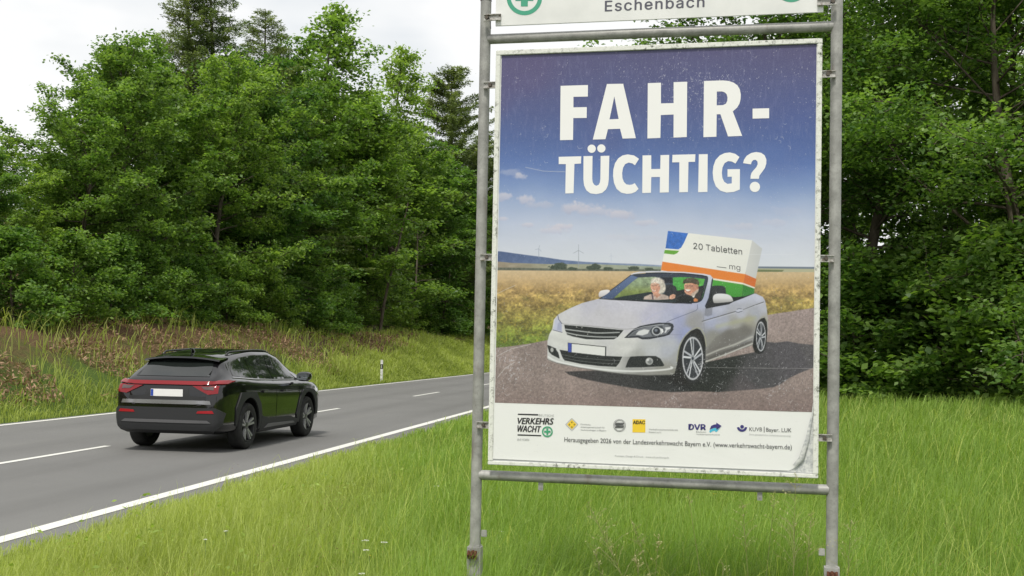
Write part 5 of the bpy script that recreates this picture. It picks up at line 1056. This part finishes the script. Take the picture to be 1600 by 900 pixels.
# broad-leaved weeds and reddish seed haze mixed into the verge
nc = 420; th = rs.uniform(R(-34), R(32), nc); r = 3.2*np.exp(rs.rand(nc)*math.log(16/3.2)); cx_, cy_ = r*np.sin(th), r*np.cos(th); s, t = road_st(cx_, cy_); k = (t < -1.) & (t > -26); cx_, cy_ = cx_[k], cy_[k]; nc = len(cx_)
idx = np.repeat(np.arange(nc), 16); m_ = len(idx); X = cx_[idx]+rs.normal(size=m_)*.09; Y = cy_[idx]+rs.normal(size=m_)*.09; s, t = road_st(X, Y); N = rs.normal(size=(m_, 3))*.5+np.array([0, 0, 1.]); N /= np.linalg.norm(N, axis=1)[:, None]
C = np.c_[X, Y, ground_z(s, t)+rs.uniform(.12, .40, m_)]; L_ = rs.uniform(.025, .065, m_); V, Fq, T = leaf_quads(C, N, L_, L_*.5, rs, np.clip(rs.normal(.5, .2, m_), 0, 1))
tag(link_mesh('weed_leaves', np_mesh('weed_leaves', V, Fq, {'tint': np.c_[T[:, 0], np.full(len(T), .7), T[:, 0]]}), GRASS), 'small broad-leaved weeds growing among the verge grass', 'weeds', kind='stuff')
SORREL = foliage_mat('sorrel_seed', (.16, .09, .05), (.42, .26, .17), .3, .7, .1)
nc = 90; th = rs.uniform(R(-30), R(28), nc); r = 3.6*np.exp(rs.rand(nc)*math.log(12/3.6)); cx_, cy_ = r*np.sin(th), r*np.cos(th); s, t = road_st(cx_, cy_); k = (t < -1.5); cx_, cy_ = cx_[k], cy_[k]; nc = len(cx_)
idx = np.repeat(np.arange(nc), 60); m_ = len(idx); X = cx_[idx]+rs.normal(size=m_)*.12; Y = cy_[idx]+rs.normal(size=m_)*.12; s, t = road_st(X, Y); N = rs.normal(size=(m_, 3)); N /= np.linalg.norm(N, axis=1)[:, None]
C = np.c_[X, Y, ground_z(s, t)+rs.uniform(.30, .58, m_)]; V, Fq, T = leaf_quads(C, N, rs.uniform(.006, .013, m_), .004, rs, np.clip(rs.normal(.5, .25, m_), 0, 1))
tag(link_mesh('sorrel_seed', np_mesh('sorrel_seed', V, Fq, {'tint': T}), SORREL), 'reddish seed haze of sorrel and meadow grass in the verge', 'seed heads', kind='stuff')
# far verge
n = 150000; s = -8+150*rs.rand(n)**1.35; t = 7.85+6.6*rs.rand(n)**.9; X, Y = road_xy(0., 0.)[0]+RD[0]*s+RN[0]*t, road_xy(0., 0.)[1]+RD[1]*s+RN[1]*t
r = np.hypot(X, Y); pt = fbm(X, Y, 2.2, 81, 4); hgt = (.14+.34*sstep(8.1, 9.6, t))*(.5+pt)*rs.uniform(.6, 1.4, n); lim = 9.1+3.1*sstep(20, 75, s)+1.6*(pt-.5); k = rs.rand(n) < (1-.93*sstep(lim-.5, lim+.9, t))
tint = np.clip(.42+.9*(pt-.5)+rs.normal(size=n)*.17, 0, 1); grass_field('grass', X[k], Y[k], hgt[k], np.maximum(.006, r*.0006)[k]*rs.uniform(.7, 1.3, k.sum()), tint[k], .5, rs, 'long pale grass on the bank across the road below the wood')
# dead bracken and twigs on the bank under the trees
DEAD = foliage_mat('dead_fern', (.11, .07, .04), (.40, .29, .18), .15, .8, .1)
n = 80000; s = -6+90*rs.rand(n)**1.2; t = 9.0+6.0*rs.rand(n); pt = fbm(s, t, 2.6, 83, 3); k = (pt > .40) & (t > 8.9+2.6*sstep(20, 75, s)); s, t = s[k], t[k]; n = len(s)
X = RO0[0]+RD[0]*s+RN[0]*t; Y = RO0[1]+RD[1]*s+RN[1]*t; C = np.c_[X, Y, ground_z(s, t)+rs.rand(n)*.22]; N = rs.normal(size=(n, 3))+np.array([0, 0, .8]); N /= np.linalg.norm(N, axis=1)[:, None]
L_ = rs.uniform(.06, .20, n); V, Fq, T = leaf_quads(C, N, L_, L_*.28, rs, np.clip(rs.normal(.45, .3, n), 0, 1))
tag(link_mesh('dead_bracken', np_mesh('dead_bracken', V, Fq, {'tint': T}), DEAD), 'brown dead bracken and litter on the bank under the trees', 'undergrowth', kind='stuff')
# seed-head grasses in front of and beside the stand
STRAW = foliage_mat('seed_straw', (.22, .24, .08), (.50, .47, .26), .3, .6, .2)
def seed_grass(px, py, depth, lean, h_head, dense, label, rs):
    d = ray(px, py); top = np.array([d[0], d[1], d[2]])/math.hypot(d[0], d[1])*depth; top[2] += EYE
    bx, by = top[0]-lean[0], top[1]-lean[1]; bz = gz_xy(bx, by); base = np.array([bx, by, bz]); Hh = top[2]-bz
    k = np.linspace(0, 1, 12); P = base+np.outer(k, [0, 0, Hh])+np.outer(k**1.7, [lean[0], lean[1], 0]); 
    V1, F1 = tubes_np([(P-base, np.linspace(.0017, .0006, 12))], 4); segs = []; C = []
    for i in range(int(dense*.6)):
        q = 1-h_head/Hh*rs.rand(); f = q*11; j = min(int(f), 10); p = P[j]*(1-(f-j))+P[j+1]*(f-j)-base; a = rs.rand()*6.28; ln = h_head*(.10+.28*(1-q)*Hh/h_head)*rs.uniform(.5, 1.2)
        br = np.array([p, p+np.array([math.cos(a), math.sin(a), .9])*ln*.5, p+np.array([math.cos(a)*1.1, math.sin(a)*1.1, .75])*ln]); segs.append((br, np.array([.0005, .0004, .0003]))); C += [br[2], br[1]*.5+br[2]*.5, br[1]]
    V2, F2 = tubes_np(segs, 3) if False else tubes_np(segs, 4); C = np.array(C)+rs.normal(size=(len(C), 3))*.002; N = rs.normal(size=(len(C), 3)); N /= np.linalg.norm(N, axis=1)[:, None]
    rt = empty('seed_grass', base); tag(rt, label, 'grass stalk', 'seed-head grass stalks by the stand')
    t1 = np.full((len(V1), 3), .25); link_mesh('stem', np_mesh('stem', V1, F1, {'tint': t1}), STRAW, rt)
    V3, F3, T3 = leaf_quads(C, N, rs.uniform(.006, .011, len(C)), .0022, rs, rs.uniform(.4, 1, len(C))); V = np.concatenate([V2, V3]); Fq = np.concatenate([F2, F3+len(V2)])
    link_mesh('seed_head', np_mesh('seed_head', V, Fq, {'tint': np.concatenate([np.full((len(V2), 3), .5), T3])}), STRAW, rt)
for px, py, dp, ln, hh, de, lab in ((1243, 748, 3.25, (.02, .05), .24, 70, 'full pale seed head reaching over the lower rail near the right post'), (1160, 786, 3.4, (-.05, .05), .14, 40, 'upright seed head below the middle of the lower rail on the right'),
    (918, 784, 3.0, (-.34, .06), .20, 46, 'long stalk arching to the left below the poster with a loose seed head'), (986, 812, 3.1, (-.24, .02), .10, 22, 'thin arching stalk right of the long loose one'), (930, 862, 2.75, (-.16, .0), .12, 36, 'short seed head at the bottom edge under the poster'), (992, 862, 2.6, (-.10, .0), .16, 60, 'dense pale seed head at the bottom edge under the poster'),
    (1030, 838, 3.3, (.06, .03), .10, 24, 'reddish small seed head right of the dense one'), (1075, 772, 3.6, (-.10, .1), .05, 8, 'bare thin stalk leaning left under the rail'), (1212, 764, 3.6, (.08, .05), .08, 14, 'bare stalk leaning right across the lower rail'), (1268, 800, 3.1, (.05, .02), .12, 26, 'seed head close to the right post'), (1130, 880, 2.7, (.04, .02), .10, 22, 'low seed head at the bottom border right of the middle'), (1330, 812, 3.4, (.05, .05), .16, 36, 'seed head just right of the right post')):
    seed_grass(px, py, dp, ln, hh, de, lab, rs)
# white yarrow and one yellow buttercup
PETAL = simple('white_petal', (.78, .78, .75), .6); YPET = simple('yellow_petal', (.75, .55, .03), .5); FST = simple('flower_stem', (.22, .30, .08), .6)
def flower(px, py, depth, size, mat, label, n=26, cat='flower', grp='small white flower heads in the grass'):
    d = ray(px, py); depth = (EYE-.62)/-d[2]*math.hypot(d[0], d[1]); size = size*depth/3.6*.6; top = np.array(d)/math.hypot(d[0], d[1])*depth; top[2] += EYE; bz = gz_xy(top[0], top[1]); Hh = top[2]-bz; rt = empty('wild_flower', (top[0], top[1], bz)); tag(rt, label, cat, grp)
    bm = bmesh.new(); bm_tube(bm, [(0, 0, 0), (.01, 0, Hh*.5), (0, 0, Hh)], .0018, 5)
    for k in range(5): bm_tube(bm, [(0, 0, Hh*.93), (size*.6*math.cos(k*1.26), size*.6*math.sin(k*1.26), Hh)], .0009, 4)
    bm_done('stem', bm, FST, rt); bm = bmesh.new()
    for k in range(n):
        a, q = rs.rand()*6.28, size*math.sqrt(rs.rand()); bmesh.ops.create_icosphere(bm, subdivisions=1, radius=size*.17, matrix=Matrix.Translation((q*math.cos(a), q*math.sin(a), Hh+size*.1*rs.rand()+size*.15*(1-(q/size)**2))) @ Matrix.Diagonal((1, 1, .55, 1)))
    bm_done('flower_head', bm, mat, rt)
for px, py, dp, sz, lab in ((785, 831, 3.7, .014, 'single white flower head right of the left post'), (571, 845, 4.6, .018, 'left one of the two pale flower heads in the grass at the bottom'), (600, 848, 4.6, .018, 'right one of the two pale flower heads in the grass at the bottom'), (572, 860, 4.5, .016, 'pale flower head just below the pair in the grass'), (566, 897, 4.2, .018, 'pale flower head cut by the bottom border'), (353, 830, 5.2, .010, 'tiny white flower in the grass at the left, nearest the road'), (321, 843, 5.0, .009, 'tiny white flower at the left below the other tiny one'), (682, 760, 6.6, .016, 'pale flower head high in the grass left of the post')):
    flower(px, py, dp, sz, PETAL, lab)
for px, py, dp, sz, lab in ((577, 868, 4.4, .009, 'yellow flower in the grass left of the post'), (1117, 772, 4.3, .010, 'yellow flower just under the lower rail on the right'), (1046, 770, 4.6, .008, 'smaller yellow flower under the lower rail near its middle')):
    flower(px, py, dp, sz, YPET, lab, 8, 'flower', 'small yellow flowers in the grass')
